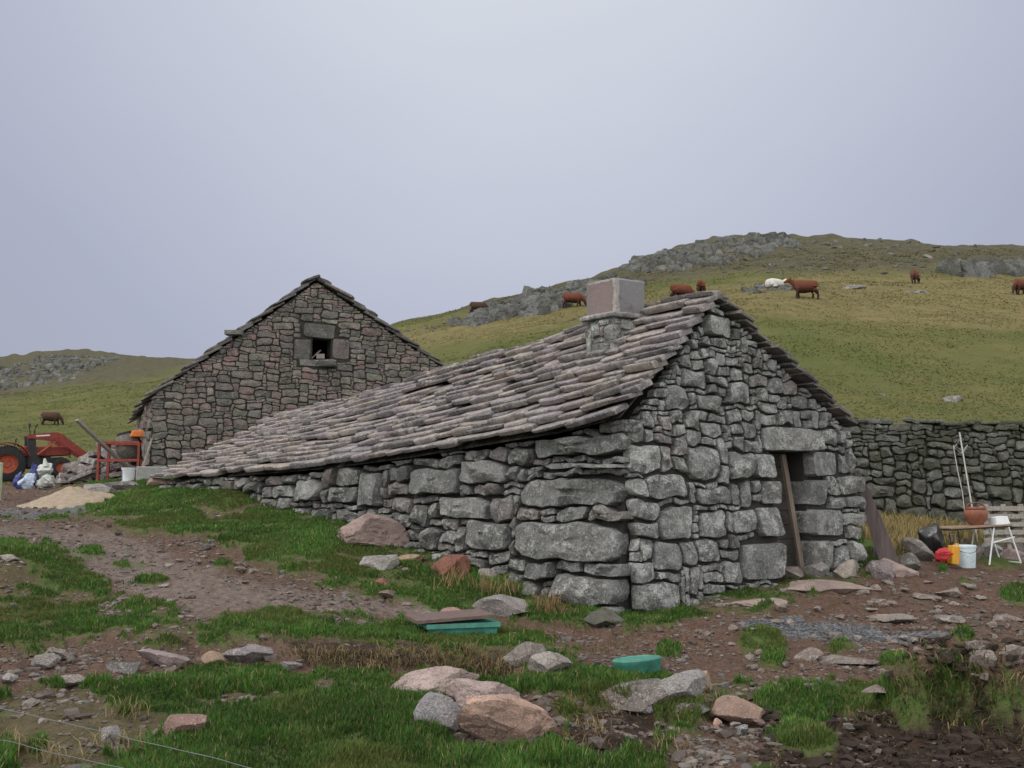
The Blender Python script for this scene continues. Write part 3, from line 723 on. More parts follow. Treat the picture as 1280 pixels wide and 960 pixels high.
# ------------------------------------------------------------------ field wall
WO = P(1046, 600, 19.8); WO.z = 0; WU = Vector((1, .10, 0)).normalized(); WN = Vector((WU.y, -WU.x, 0))
wf = Frame(WO, WU, WN, batter=.06, ztop=CZ+1.6); wlen = 8.5
_, ztw = wf.px(1180, 529)
def wtop(u): return ztw+.03*mn.noise(Vector((u*1.3, 0, 0)))*2-.02
def pickw(u, v):
    if v < CZ+.35: return rnd.choice([(6, 4), (7, 4), (5, 3), (4, 3), (3, 2)])
    if v > CZ+1.15: return rnd.choice([(5, 1), (6, 2), (4, 1), (3, 1), (5, 2)])
    return rnd.choice([(3, 2), (4, 2), (2, 2), (5, 2), (3, 3), (2, 1), (4, 3), (5, 3), (6, 2)])
glw = gline(WO, WU, wlen)
wcell = tile(0, wlen, CZ-.7, CZ+2.0, .09, .075, pickw, [], lambda u, v: v < wtop(u)+.03 and v > glw(u)-.25)
mb = MB(); BK = [(.17, .17, .145), (.11, .112, .092), (.16, .16, .138), (.175, .17, .15), (.24, .24, .22), (.10, .104, .085)]
place(mb, wf, wcell, BK, .016, .09, n=16, amp=.06, wl=.5, seed=12, back=.2, rough=.06, sq=(2.8, 6), rot=.1)
core(mb, wf, 0, wlen, CZ-1.2, lambda u: wtop(u), d=-.05, thick=.5, step=.3)
wb = Frame(WO-WN*.62, WU, -WN, batter=.05, ztop=CZ+1.6)
place(mb, wb, tile(0, wlen, CZ-.6, CZ+2, .2, .12, lambda u, v: (rnd.randint(1, 3), rnd.randint(1, 3)), [], lambda u, v: v < wtop(u)), BK, .02, .07, n=9)
u = 0
while u < wlen:      # cap stones
    w_ = rnd.uniform(.25, .6); p = WO+WU*(u+w_/2)-WN*.3; slabq(mb, (p.x, p.y, wtop(u)-.03+rnd.uniform(-.02, .03)), w_, rnd.uniform(.6, .75), rnd.uniform(.05, .12), tone(BK, .2), rot=[[WU.x, -WN.x, 0], [WU.y, -WN.y, 0], [0, 0, 1]], n=4, rg=.04, tilt=rnd.uniform(-.08, .08)); u += w_*.96
ww = mb.build('dry_stone_wall', M_back, None, angle=29)
tag(ww, 'dark mossy dry stone field wall running behind the table to the right edge', 'wall')

# ------------------------------------------------------------------ masks (where the earth is bare) and the ground sheet
def poly_sd(px, py, poly):
    poly = np.array(poly, float); inside = np.zeros(px.shape, bool); d = np.full(px.shape, 1e9)
    for k in range(len(poly)):
        x0, y0 = poly[k]; x1, y1 = poly[(k+1) % len(poly)]
        c = ((y0 > py) != (y1 > py)) & (px < (x1-x0)*(py-y0)/((y1-y0) if y1 != y0 else 1e-9)+x0); inside ^= c
        ex, ey = x1-x0, y1-y0; t = np.clip(((px-x0)*ex+(py-y0)*ey)/(ex*ex+ey*ey+1e-9), 0, 1)
        d = np.minimum(d, np.hypot(px-x0-t*ex, (py-y0-t*ey)*1.8))
    return np.where(inside, d, -d)
DIRT = [
 [(-200, 655), (40, 643), (110, 648), (150, 660), (205, 668), (270, 668), (305, 690), (320, 704), (420, 735), (500, 748), (560, 765), (640, 772), (720, 776), (800, 782), (880, 772), (900, 756), (985, 742), (1085, 722), (1150, 722), (1300, 714), (1600, 720), (1600, 862), (1280, 850), (1230, 850), (1190, 838), (1150, 850), (1100, 858), (1050, 862), (990, 858), (940, 862), (900, 850), (860, 846), (790, 838), (730, 826), (700, 808), (640, 796), (610, 782), (520, 772), (430, 764), (330, 770), (240, 768), (190, 756), (120, 730), (85, 700), (60, 672), (-200, 676)],
 [(-100, 816), (60, 806), (140, 796), (215, 804), (300, 800), (370, 797), (430, 812), (420, 838), (330, 842), (250, 838), (190, 846), (120, 858), (-100, 868)],
 [(360, 797), (440, 800), (560, 808), (640, 812), (660, 845), (600, 858), (540, 838), (440, 836), (380, 828)],
 [(862, 905), (905, 870), (960, 880), (1000, 905), (985, 935), (930, 1000), (840, 1000), (830, 940)],
 [(1000, 905), (1090, 880), (1180, 868), (1225, 858), (1300, 880), (1500, 900), (1500, 1100), (950, 1100), (960, 960)],
 [(700, 890), (790, 868), (850, 905), (840, 935), (760, 950), (690, 930)],
 [(540, 870), (600, 850), (700, 880), (720, 920), (620, 950), (560, 930), (545, 900)],
 [(-300, 655), (-300, 600), (-10, 600), (110, 602), (150, 606), (120, 632), (60, 645)],
 [(1120, 690), (1280, 668), (1500, 670), (1500, 730), (1120, 735)],
]
GPATCH = [(440, 790, 26, 8), (950, 802, 26, 14), (1048, 808, 16, 9), (1130, 828, 26, 9), (835, 812, 16, 9), (965, 820, 14, 10), (110, 692, 18, 6), (165, 706, 22, 5), (185, 726, 22, 5), (1205, 795, 14, 8), (895, 865, 22, 12), (965, 880, 22, 14),
          (1170, 870, 40, 18), (1050, 880, 45, 14), (1255, 875, 30, 12), (175, 650, 20, 5), (1265, 745, 22, 9), (930, 745, 55, 14), (1250, 700, 25, 8), (1140, 895, 26, 18), (1000, 925, 40, 16), (280, 705, 14, 6), (1180, 712, 4, 4)]
def masks(x, y, z):
    px, py = proj(x, y, z); n = x.shape
    j1 = fbm(x/.45, y/.45, 40, 4); j2 = fbm(x/.13, y/.13, 44, 3)
    sd = np.full(n, -99.0)
    for p in DIRT: sd = np.maximum(sd, poly_sd(px, py, p))
    jj = 30*j1+26*j2+14*fbm(x/.05, y/.05, 47, 2)
    dirt = smooth(-4, 5, sd+jj)
    for cx, cy, rx, ry in GPATCH:
        q = 1-np.hypot((px-cx)/rx, (py-cy)/ry); dirt = np.where(y < 30, dirt*(1-smooth(-.25, .2, q+.9*j1+.4*j2)), dirt)
    patch = smooth(.20, .36, fbm(x/.9, y/.9, 60, 3)+.35*j2)       # bald spots in the turf
    dirt = np.maximum(dirt, patch*.7*(px < 1500))
    inview = (y > 4.5) & (y < 32)
    dirt = np.where(inview, dirt, 0)
    grav = np.where(inview, smooth(-6, 3, poly_sd(px, py, [(925, 776), (1000, 774), (1060, 778), (1110, 790), (1200, 792), (1120, 799), (1040, 797), (970, 788)])+8*j2), 0)
    grav2 = np.where(inview, smooth(-6, 3, poly_sd(px, py, [(-60, 634), (60, 638), (110, 632), (100, 640), (50, 646), (-60, 648)])+8*j2)*.8, 0)
    grav = np.maximum(grav, grav2)
    path = np.where(inview, smooth(-14, 14, poly_sd(px, py, [(-100, 655), (140, 662), (210, 690), (330, 730), (560, 758), (600, 776), (400, 762), (240, 764), (120, 722), (60, 676), (-100, 672)])+10*j1), 0)
    hill = smooth(19, 27, y)*1.0; hill = np.where(px < 700, smooth(24, 33, y), hill)
    up = smooth(-8, 10, np.interp(px, [-500, 0, 90, 190, 240, 500, 640, 780, 960, 1100, 1280, 2000], [500, 500, 486, 474, 460, 402, 378, 362, 344, 342, 336, 330])-py+9*fbm(x/6, y/6, 70, 3)+6*fbm(x/20, y/20, 71, 2))*smooth(60, 75, y)
    straw = np.where(y > 40, smooth(-15, 18, poly_sd(px, py, [(480, 415), (700, 385), (800, 372), (930, 355), (1010, 340), (1400, 330), (1400, 412), (1180, 412), (1000, 400), (900, 395), (700, 410), (500, 440)])+22*fbm(x/4, y/2, 80, 3)), 0)*.8
    straw = np.maximum(straw, np.where((y > 15) & (y < 23), smooth(-6, 10, poly_sd(px, py, [(1085, 640), (1230, 636), (1230, 668), (1160, 690), (1120, 690)])+8*j1), 0))
    return px, py, dirt, grav, path, hill, up, straw
azs = np.concatenate([np.arange(-180, -45, 4.0), np.arange(-45, -33, .8), np.arange(-33, 33, .125), np.arange(33, 45, .8), np.arange(45, 180, 4.0)])
rad = [0.6]
while rad[-1] < 3000:
    r_ = rad[-1]; rad.append(r_*(1.12 if r_ < 3.5 else 1.03 if r_ < 5.5 else 1.0085 if r_ < 24 else 1.014 if r_ < 200 else 1.04))
rad = np.array(rad); AZ, RR = np.meshgrid(np.radians(azs), rad)
GX = (RR*np.sin(AZ)).ravel(); GY = (RR*np.cos(AZ)).ravel(); GZ = H(GX, GY)
px, py, dirt, grav, path, hill, up, straw = masks(GX, GY, GZ)
near = (GY > 4) & (GY < 32)
GZ = GZ+np.where(near, dirt*(.07*fbm(GX/.22, GY/.22, 90, 4)+.03*np.abs(fbm(GX/.7, GY/.7, 92, 2))-.03), 0)+np.where(near, (1-dirt)*.03, 0)
GZ = GZ+up*(.9*np.maximum(0, fbm(GX/3.5, GY/3.5, 95, 3)))
na = len(azs); nr = len(rad)
ii = np.arange(nr-1)[:, None]*na; jj_ = np.arange(na)[None, :]; j2_ = (jj_+1) % na
quads = np.stack([ii+jj_, ii+j2_, ii+na+j2_, ii+na+jj_], -1).reshape(-1, 4)[:, ::-1]
def fast_mesh(name, V, quads, tris, mat, cols=None, smooth_=True, loc=(0, 0, 0)):
    me = bpy.data.meshes.new(name); V = np.asarray(V, np.float32)-np.array(loc, np.float32)
    nq = 0 if quads is None else len(quads); ntt = 0 if tris is None else len(tris)
    me.vertices.add(len(V)); me.vertices.foreach_set('co', V.ravel())
    lp = []
    if nq: lp.append(np.asarray(quads).ravel())
    if ntt: lp.append(np.asarray(tris).ravel())
    lp = np.concatenate(lp).astype(np.int32); me.loops.add(len(lp)); me.loops.foreach_set('vertex_index', lp)
    me.polygons.add(nq+ntt); st = np.concatenate([np.arange(nq)*4, nq*4+np.arange(ntt)*3]).astype(np.int32)
    me.polygons.foreach_set('loop_start', st)
    me.polygons.foreach_set('use_smooth', np.full(nq+ntt, smooth_)); me.update(calc_edges=True); me.validate()
    if cols is not None:
        for nm, c in cols.items():
            a = me.color_attributes.new(nm, 'FLOAT_COLOR', 'POINT'); cc = np.ones((len(V), 4), np.float32); cc[:, :3] = c; a.data.foreach_set('color', cc.ravel())
    me.materials.append(mat); o = bpy.data.objects.new(name, me); C.objects.link(o); o.location = loc; return o
_at = dirt, grav, path, hill, up, straw
def gridlook(x, y):
    r = np.hypot(x, y); az_ = np.degrees(np.arctan2(x, y)); fi = np.interp(az_, azs, np.arange(na)); fj = np.interp(r, rad, np.arange(nr))
    i0 = np.clip(fi.astype(int), 0, na-2); j0 = np.clip(fj.astype(int), 0, nr-2); fi = fi-i0; fj = fj-j0; res = []
    for A in (GZ,)+_at:
        A = A.reshape(nr, na); res.append((A[j0, i0]*(1-fi)+A[j0, i0+1]*fi)*(1-fj)+(A[j0+1, i0]*(1-fi)+A[j0+1, i0+1]*fi)*fj)
    return res
def ground_mat():
    m, n, l, b = newmat('ground_earth_and_turf'); g = nd(n, 'ShaderNodeNewGeometry').outputs['Position']
    s1 = nd(n, 'ShaderNodeSeparateColor'); l.new(attr(n, 'm1').outputs['Color'], s1.inputs[0])
    s2 = nd(n, 'ShaderNodeSeparateColor'); l.new(attr(n, 'm2').outputs['Color'], s2.inputs[0])
    nA = noise(n, l, g, 1.3, 5, .6); nB = noise(n, l, g, 9, 6, .7); nC = noise(n, l, g, 40, 5, .7); nH = noise(n, l, g, .12, 6, .7); nH2 = noise(n, l, g, .9, 6, .75)
    turf = mixc(n, l, mapr(n, l, nB, .35, .65), (.045, .08, .018), (.085, .12, .032))
    turf = mixc(n, l, mapr(n, l, nA, .5, .65, 0, .5), turf, (.11, .085, .045))
    past = mixc(n, l, mapr(n, l, nH, .4, .6), (.074, .086, .022), (.112, .104, .034))
    past = mixc(n, l, mapr(n, l, nH2, .42, .6, 0, .5), past, (.060, .074, .019))
    past = mixc(n, l, mapr(n, l, nB, .5, .62, 0, .35), past, (.15, .12, .05))
    past = mixc(n, l, s2.outputs[1], past, mixc(n, l, mapr(n, l, nH2, .38, .6), (.10, .088, .034), (.18, .14, .062)))
    upc = mixc(n, l, mapr(n, l, nH2, .4, .6), (.04, .042, .02), (.085, .07, .036)); upc = mixc(n, l, mapr(n, l, nB, .52, .64, 0, .5), upc, (.18, .17, .15))
    past = mixc(n, l, s2.outputs[0], past, upc)
    c = mixc(n, l, s1.outputs[2], turf, past)
    dt = mixc(n, l, mapr(n, l, nB, .3, .7), (.060, .036, .026), (.14, .088, .064))
    dt = mixc(n, l, mapr(n, l, nA, .45, .62, 0, .6), dt, (.095, .052, .034))
    vo = nd(n, 'ShaderNodeTexVoronoi'); vo.inputs['Scale'].default_value = 34; l.new(g, vo.inputs['Vector'])
    peb = mapr(n, l, vo.outputs['Distance'], .25, .42, 1, 0); pm = nd(n, 'ShaderNodeMath', operation='MULTIPLY'); l.new(peb, pm.inputs[0]); l.new(mapr(n, l, nA, .42, .6, .1, .8), pm.inputs[1])
    dt = mixc(n, l, pm.outputs[0], dt, (.17, .135, .115))
    pth = mixc(n, l, mapr(n, l, nB, .35, .65), (.105, .078, .064), (.19, .15, .13)); dt = mixc(n, l, s2.outputs[2], dt, pth)
    s3 = nd(n, 'ShaderNodeSeparateColor'); l.new(attr(n, 'm3').outputs['Color'], s3.inputs[0])
    dt = mixc(n, l, s3.outputs[0], dt, mixc(n, l, mapr(n, l, nB, .35, .7), (.018, .0125, .009), (.058, .038, .027)))
    c = mixc(n, l, s1.outputs[0], c, dt)
    vg = nd(n, 'ShaderNodeTexVoronoi'); vg.inputs['Scale'].default_value = 28; l.new(g, vg.inputs['Vector'])
    gr = mixc(n, l, vg.outputs['Distance'], (.17, .175, .19), (.05, .052, .06)); c = mixc(n, l, s1.outputs[1], c, gr)
    l.new(c, b.inputs['Base Color']); b.inputs['Roughness'].default_value = .95; b.inputs['Specular IOR Level'].default_value = .15
    b1 = bumpn(n, l, nB, .8, .06); b2 = bumpn(n, l, nC, .7, .02, b1); b3 = bumpn(n, l, nH2, .6, .25, b2); l.new(b3, b.inputs['Normal']); return m
peat = np.where(near, np.maximum(smooth(-6, 10, poly_sd(px, py, DIRT[4])+14*fbm(GX/.2, GY/.2, 140, 3)), np.maximum(smooth(-6, 8, poly_sd(px, py, DIRT[2])+10*fbm(GX/.2, GY/.2, 141, 3)), smooth(-6, 8, poly_sd(px, py, DIRT[5])+14*fbm(GX/.2, GY/.2, 142, 3)))), 0)*dirt
gnd = fast_mesh('ground', np.stack([GX, GY, GZ], 1), quads, None, ground_mat(), {'m1': np.stack([dirt, grav, hill], 1), 'm2': np.stack([up, straw, path], 1), 'm3': np.stack([peat, peat, peat], 1)})
gnd['kind'] = 'structure'

# ------------------------------------------------------------------ grass
def leafmat(name, rough=.6):
    m, n, l, b = newmat(name); l.new(attr(n, 'col').outputs['Color'], b.inputs['Base Color']); b.inputs['Roughness'].default_value = rough
    b.inputs['Specular IOR Level'].default_value = .1
    g = nd(n, 'ShaderNodeNewGeometry'); v = nd(n, 'ShaderNodeVectorMath', operation='SCALE'); v.inputs['Scale'].default_value = .45; l.new(g.outputs['Normal'], v.inputs[0])
    a_ = nd(n, 'ShaderNodeVectorMath', operation='ADD'); a_.inputs[1].default_value = (0, 0, 1); l.new(v.outputs[0], a_.inputs[0])
    q = nd(n, 'ShaderNodeVectorMath', operation='NORMALIZE'); l.new(a_.outputs[0], q.inputs[0]); l.new(q.outputs[0], b.inputs['Normal']); tr = nd(n, 'ShaderNodeBsdfTranslucent'); l.new(attr(n, 'col').outputs['Color'], tr.inputs[0]); mxs = nd(n, 'ShaderNodeMixShader'); mxs.inputs[0].default_value = .42; l.new(b.outputs[0], mxs.inputs[1]); l.new(tr.outputs[0], mxs.inputs[2]); l.new(mxs.outputs[0], n['Material Output'].inputs[0]); return m
M_leaf = leafmat('grass_blades')
def blades(name, x, y, h, wd, col, label, cat, lean=.5, sink=.02, zoff=None):
    n = len(x); z = gridlook(x, y)[0]-sink; a = R.uniform(0, 2*np.pi, n); b = a+R.normal(1.57, .5, n)
    dx, dy = np.cos(a), np.sin(a); lx, ly = np.cos(b), np.sin(b); ln = h*R.uniform(.1, 1, n)*lean; hz = h*R.uniform(.75, 1.1, n)
    Vt = np.zeros((n, 5, 3)); w2 = wd/2
    for k, (sg, t, ww, zz) in enumerate(((-1, 0, 1, 0), (1, 0, 1, 0), (1, .35, .8, .6), (-1, .35, .8, .6), (0, 1, 0, 1))):
        Vt[:, k, 0] = x+dx*w2*sg*ww+lx*ln*t; Vt[:, k, 1] = y+dy*w2*sg*ww+ly*ln*t; Vt[:, k, 2] = z+hz*zz*(1-.25*t*lean)
    i0 = np.arange(n)[:, None]*5
    o = fast_mesh(name, Vt.reshape(-1, 3), i0+np.array([[0, 1, 2, 3]]), i0+np.array([[3, 2, 4]]), M_leaf, {'col': np.repeat(col, 5, 0)}, False)
    return tag(o, label, cat, kind='stuff')
def scatter(n, d0, d1, p0=-60, p1=1340, pw=1.0):
    D = d0+(d1-d0)*R.random(n)**pw; pxx = R.uniform(p0, p1, n); x = (pxx-640)/F*D; return x, D
GREENS = np.array([(.055, .135, .018), (.075, .16, .024), (.04, .105, .016), (.10, .165, .034), (.065, .13, .04)])
def pick_cols(n, base, var=.2, straw=.06, strawc=(.30, .24, .12)):
    c = base[R.integers(0, len(base), n)]*R.uniform(1-var, 1+var, (n, 1)); s = R.random(n) < straw
    c[s] = np.array(strawc)*R.uniform(.6, 1.2, (s.sum(), 1)); return c
def foot(x, y):      # stay out of the buildings
    def side(O, U, Nn, L_, dp):
        a = (x-O.x)*U.x+(y-O.y)*U.y; d = (x-O.x)*Nn.x+(y-O.y)*Nn.y; return (a > -.1) & (a < L_) & (d < .02) & (d > -dp)
    return side(CO, US, NS, SL, 3.2) | side(BO, BU, BN, ubR, bl2) | side(CO, UG, NG, uR, 5)
X, Y = scatter(1500000, 5.2, 27, pw=1.35)
Z, dd, gg, pth, hl, upp, st = gridlook(X, Y); pxx, pyy = proj(X, Y, Z)
clump = fbm(X/.35, Y/.35, 101, 3); big = fbm(X/1.6, Y/1.6, 103, 3)
ok = (dd < .35+.5*clump) & (gg < .3) & ~foot(X, Y) & (R.random(len(X)) < smooth(-.7, .1, clump+.4*big)+.25)
ok &= ~((pxx > 1080) & (Y > 17))
X, Y, clump, big, dd, pyy, pxx = (a[ok] for a in (X, Y, clump, big, dd, pyy, pxx))
hh_ = (.042+.062*np.clip(clump+.5+.4*big, 0, 1.3))*R.uniform(.6, 1.3, len(X))*(1+.25*(pyy > 850)); hh_ *= (1-.45*np.clip(dd*1.5, 0, 1))
cols = pick_cols(len(X), GREENS, .22, .07); tone_ = (1+.45*big+.35*clump)[:, None]; cols *= np.clip((tone_-1)*1.5+1, .5, 1.6)
yel = smooth(.0, .35, fbm(X/.8, Y/.8, 107, 2))[:, None]*.5; yel[(pxx < 330) & (pyy > 780)] *= .3; cols = cols*(1-yel)+np.array([.12, .115, .035])*yel
blades('short_grass', X, Y, hh_, .0045+.0007*Y, cols, 'lush green turf growing in clumps between the bare earth', 'grass')
# long dry tussock blades along the cut turf edge and in tufts
def tuft(px, py, n, r, h, col, lean=.9):
    g = G(px, py); return g.x+R.normal(0, r, n), g.y+R.normal(0, r*.7, n), np.full(n, h)*R.uniform(.5, 1.1, n), np.tile(np.array(col), (n, 1))*R.uniform(.6, 1.25, (n, 1))
T = []
ST = (.30, .235, .12); BR_ = (.21, .15, .08)
for k in range(46): T.append(tuft(rnd.uniform(360, 650), rnd.uniform(812, 838), 22, .07, .17, rnd.choice([ST, BR_, (.16, .13, .06)]), 1.4))
for k in range(16): T.append(tuft(rnd.uniform(560, 650), rnd.uniform(815, 850), 26, .07, .16, rnd.choice([ST, BR_]), 1.4))
for k in range(26): T.append(tuft(rnd.uniform(690, 860), rnd.uniform(868, 945), 14, .08, .15, rnd.choice([ST, BR_]), 1.4))
for k in range(14): T.append(tuft(rnd.uniform(1040, 1270), rnd.uniform(862, 915), 14, .08, .15, rnd.choice([ST, (.12, .13, .04)])))
for p_ in ((148, 898), (160, 895), (140, 930), (20, 945), (60, 950), (0, 930), (90, 955), (170, 950)): T.append(tuft(*p_, 26, .05, .24, ST))
for p_ in ((686, 768), (690, 765), (682, 770), (606, 742), (612, 745), (572, 728), (640, 745), (560, 735)): T.append(tuft(*p_, 34, .09, .42, (.33, .23, .12)))
for p_ in ((470, 770), (520, 855), (240, 905), (640, 760), (720, 785), (800, 792), (700, 855), (755, 812)): T.append(tuft(*p_, 18, .1, .18, (.14, .14, .05)))
for k in range(110):
    a, b = rnd.uniform(-20, 860), rnd.uniform(640, 955)
    q_ = G(a, b)
    if float(gridlook(np.array([q_.x]), np.array([q_.y]))[1][0]) < .3: T.append(tuft(a, b, 34, .09, rnd.uniform(.12, .22), rnd.choice([(.03, .075, .014), (.045, .10, .02), (.07, .12, .03), (.16, .14, .06)]), 1.1))
for k in range(26): T.append(tuft(rnd.uniform(1130, 1275), rnd.uniform(852, 880), 30, .08, rnd.uniform(.12, .24), rnd.choice([(.06, .13, .02), (.12, .13, .05), ST])))
x_, y_, h_, c_ = (np.concatenate([t[i] for t in T]) for i in range(4))
blades('straw_tussocks', x_, y_, h_, .006+.0004*y_, c_, 'longer rank tufts, straw coloured and dark green, along the turf edges and in the turf', 'dry grass', lean=1.3)
n_ = 16000; xs = R.uniform(ray(1080, 600).x*18, ray(1240, 600).x*19, n_)*1.0; ys = R.uniform(16.2, 19.9, n_)
qx, qy = proj(xs, ys, H(xs, ys)); kk = (qx > 1082+R.normal(0, 6, n_)) & (qx < 1238+R.normal(0, 8, n_)) & (qy < 694) & (ys < 19.6+.1*xs*0) & (qy < 700-(qx-1120)*.25+R.normal(0, 5, n_))
xs, ys = xs[kk], ys[kk]; cs = pick_cols(len(xs), np.array([(.38, .28, .13), (.42, .32, .16), (.30, .23, .10), (.16, .16, .05)]), .25, .0)
blades('dry_grass', xs, ys, R.uniform(.15, .42, len(xs)), np.full(len(xs), .016), cs, 'tall dry golden grass growing at the foot of the field wall', 'dry grass', lean=.7)
X, Y = scatter(26000, 5.4, 22, -40, 1320, 1.3); Z, dd, gg, pth, *_ = gridlook(X, Y); kk = (dd > .3) & (fbm(X/.9, Y/.9, 130, 2) > -.05) & ~foot(X, Y); X, Y = X[kk], Y[kk]
blades('straw_litter', X, Y, np.full(len(X), .03), .004+.0004*Y, pick_cols(len(X), np.array([(.26, .20, .11), (.17, .12, .07), (.12, .08, .05), (.11, .12, .04)]), .3, 0), 'dead straw and roots littering the bare earth', 'straw', lean=4.0, sink=-.006)
# pasture tufts on the hill
n_ = 330000; D = np.exp(R.uniform(math.log(22), math.log(135), n_)); pp = R.uniform(-60, 1350, n_); X = (pp-640)/F*D; Y = D; Z, dd, gg, pth, hl, upp, st = gridlook(X, Y); kk = (fbm(X/2.5, Y/2.5, 111, 3)+R.normal(0, .18, n_) > -.08) & (hl > .6) & ~foot(X, Y)
X, Y, upp, st = X[kk], Y[kk], upp[kk], st[kk]; n_ = len(X)
cs = pick_cols(n_, np.array([(.095, .115, .03), (.125, .128, .042), (.075, .098, .024), (.155, .14, .056)]), .22, .08, (.27, .22, .11))
cs = cs*(1-st[:, None]*.6)+np.array([.23, .18, .09])*st[:, None]*.6; cs = cs*(1-upp[:, None]*.6)+np.array([.085, .07, .034])*upp[:, None]*.6
cs *= np.clip(1+.5*fbm(X/9, Y/9, 113, 3), .6, 1.5)[:, None]
blades('pasture_grass', X, Y, (.07+.0009*Y)*R.uniform(.5, 1.3, n_), .013+.0010*Y, cs, 'coarse olive and straw coloured pasture grass covering the hill', 'pasture grass', lean=2.6, sink=.04)

# ------------------------------------------------------------------ rocks
import bmesh
def ico(sub):
    bm = bmesh.new(); bmesh.ops.create_icosphere(bm, subdivisions=sub, radius=1); bm.verts.ensure_lookup_table()
    V = np.array([v.co[:] for v in bm.verts]); Fc = [tuple(v.index for v in f.verts) for f in bm.faces]; bm.free(); return V, Fc
ICO = {k: ico(k) for k in (1, 2, 3, 4, 5)}
def rock_shape(sub=4, cuts=9, rough=.06, lo=.42, hi=.78, seed=None):
    cuts = cuts+6
    rr = np.random.default_rng(seed if seed is not None else rnd.randrange(1 << 30)); V, Fc = ICO[sub]; V = V.copy()
    V += .12*np.sin(V[:, [1, 2, 0]]*2.3+rr.uniform(0, 6, 3))
    for k in range(cuts):
        d = rr.normal(size=3); d /= np.linalg.norm(d); h = rr.uniform(lo, hi); t = V@d; V -= np.maximum(0, t-h)[:, None]*d
    if rough:
        o = rr.uniform(0, 50)
        for i in range(len(V)):
            v = Vector(V[i]*1.6)+Vector((o, 0, 0)); V[i] *= 1+rough*(mn.noise(v)+.5*mn.noise(v*2.7)+.3*mn.noise(v*6))
    V -= (V.max(0)+V.min(0))/2; V /= (V.max(0)-V.min(0))/2
    return V, Fc
def rotz(a): c, s = math.cos(a), math.sin(a); return np.array([[c, -s, 0], [s, c, 0], [0, 0, 1]])
def rock(px, py, wpx, hpx, label, col, mat=None, depth=.8, cat='rock', name='rock', yaw=None, tilt=0.0, sink=.3, seed=None, cuts=9, group=None, sub=4, rough=.09, lift=0, D=None, lo=.42):
    g = G(px, py) if D is None else at(px, D); wd = wpx*g.y/F*1.05; ht = hpx*g.y/F*.84/(1-sink); dp = wd*min(1, depth*1.2)
    V, Fc = rock_shape(5 if name == 'boulder' and wpx > 50 else sub, cuts, rough, seed=seed, lo=lo); yaw = rnd.uniform(-.4, .4) if yaw is None else yaw
    if name == 'boulder' and wpx > 50:
        sd = (seed or 1)*1.7
        V = V*np.array([1+.045*mn.noise(Vector(v*6)+Vector((sd, 0, 0)))+.03*mn.noise(Vector(v*14)+Vector((sd, 0, 0))) for v in V])[:, None]
    V = V*np.array([wd/2, dp/2, ht/2]); ct, st_ = math.cos(tilt), math.sin(tilt)
    V = V@np.array([[ct, 0, -st_], [0, 1, 0], [st_, 0, ct]]).T; V = V@rotz(yaw).T
    cy = g.y+dp*.35; V = V+np.array([g.x, cy, Hs(g.x, g.y)-ht*sink+ht/2+lift])
    mb = MB(); k = np.array([mn.noise(Vector(v*2.2)) for v in V])[:, None]; mb.add(V, Fc, np.array(col)*np.array([1.12, 1.03, 1.0])*(1+.35*k))
    o = mb.build(name, mat or M_rock, None, angle=20); return tag(o, label, cat, group)
PK = (.30, .225, .19); PU = (.25, .215, .21); WG = (.36, .35, .33); RDD = (.23, .115, .085); GYR = (.25, .245, .235); TN = (.33, .26, .19)
M_rk2 = stone_mat('pink_granite', lichen=(.38, .34, .30), lich=.66, s=1.5, bmp=.4, dark=(.14, .10, .09))
rock(462, 684, 82, 50, 'large smooth pinkish brown angular boulder leaning at the foot of the cottage side wall', (.25, .20, .18), M_rk2, .7, 'boulder', 'boulder', yaw=.25, seed=5, rough=.03, tilt=.12, sink=.2)
rock(508, 676, 52, 30, 'grey boulder touching the right side of the large pinkish boulder', GYR, M_side, .8, seed=12)
rock(470, 713, 48, 22, 'white lichened rock in the grass below the pinkish boulder', (.40, .40, .37), None, .8, seed=3)
rock(508, 704, 46, 13, 'flat yellowish brown rock beside the white lichened rock', (.26, .21, .12), M_rk2, .6, seed=8, tilt=.12)
rock(560, 723, 52, 34, 'crumbly brick red rock at the wall foot', RDD, stone_mat('red_rock', lichen=(.25, .15, .11), lich=.6, dark=(.08, .03, .02), s=1.6), .8, seed=21, rough=.16, cuts=12)
rock(612, 700, 62, 44, 'large orange stained stone bulging from the wall foot', (.22, .19, .14), M_side, .6, seed=22, cuts=7, sink=.2)
rock(634, 708, 38, 36, 'upright grey stone leaning beside the orange stained stone', (.27, .27, .25), M_side, .7, seed=23, tilt=-.2, sink=.2)
rock(613, 728, 26, 21, 'small pale pointed rock in front of the wall foot', (.34, .33, .29), None, .8, seed=25)
rock(628, 770, 72, 30, 'broad pale rounded rock in the grass left of the cottage corner', (.38, .37, .36), None, .8, seed=27, cuts=6, rough=.04)
rock(477, 731, 16, 9, 'small brick red stone in the grass', (.25, .09, .06), M_rk2, seed=31, sub=3)
rock(484, 747, 24, 10, 'small brown stone at the track edge below the small red one', (.2, .15, .12), None, seed=32, sub=3)
rock(565, 770, 34, 10, 'flat pink stone lying behind the brown rectangular cover', (.32, .21, .185), M_rk2, seed=33, sub=3)
rock(536, 770, 22, 6, 'small flat whitish stone left of the flat pink stone', (.42, .41, .38), None, seed=34, sub=3)
rock(757, 784, 52, 24, 'low dark greenish rock at the foot of the cottage corner', (.15, .155, .13), M_back, .7, seed=35)
rock(536, 874, 112, 42, 'broad flat topped purplish grey rock at the left of the foreground cluster', (.36, .31, .285), M_rk2, .55, 'boulder', 'boulder', yaw=-.1, seed=41, cuts=12, lo=.38, sink=.25)
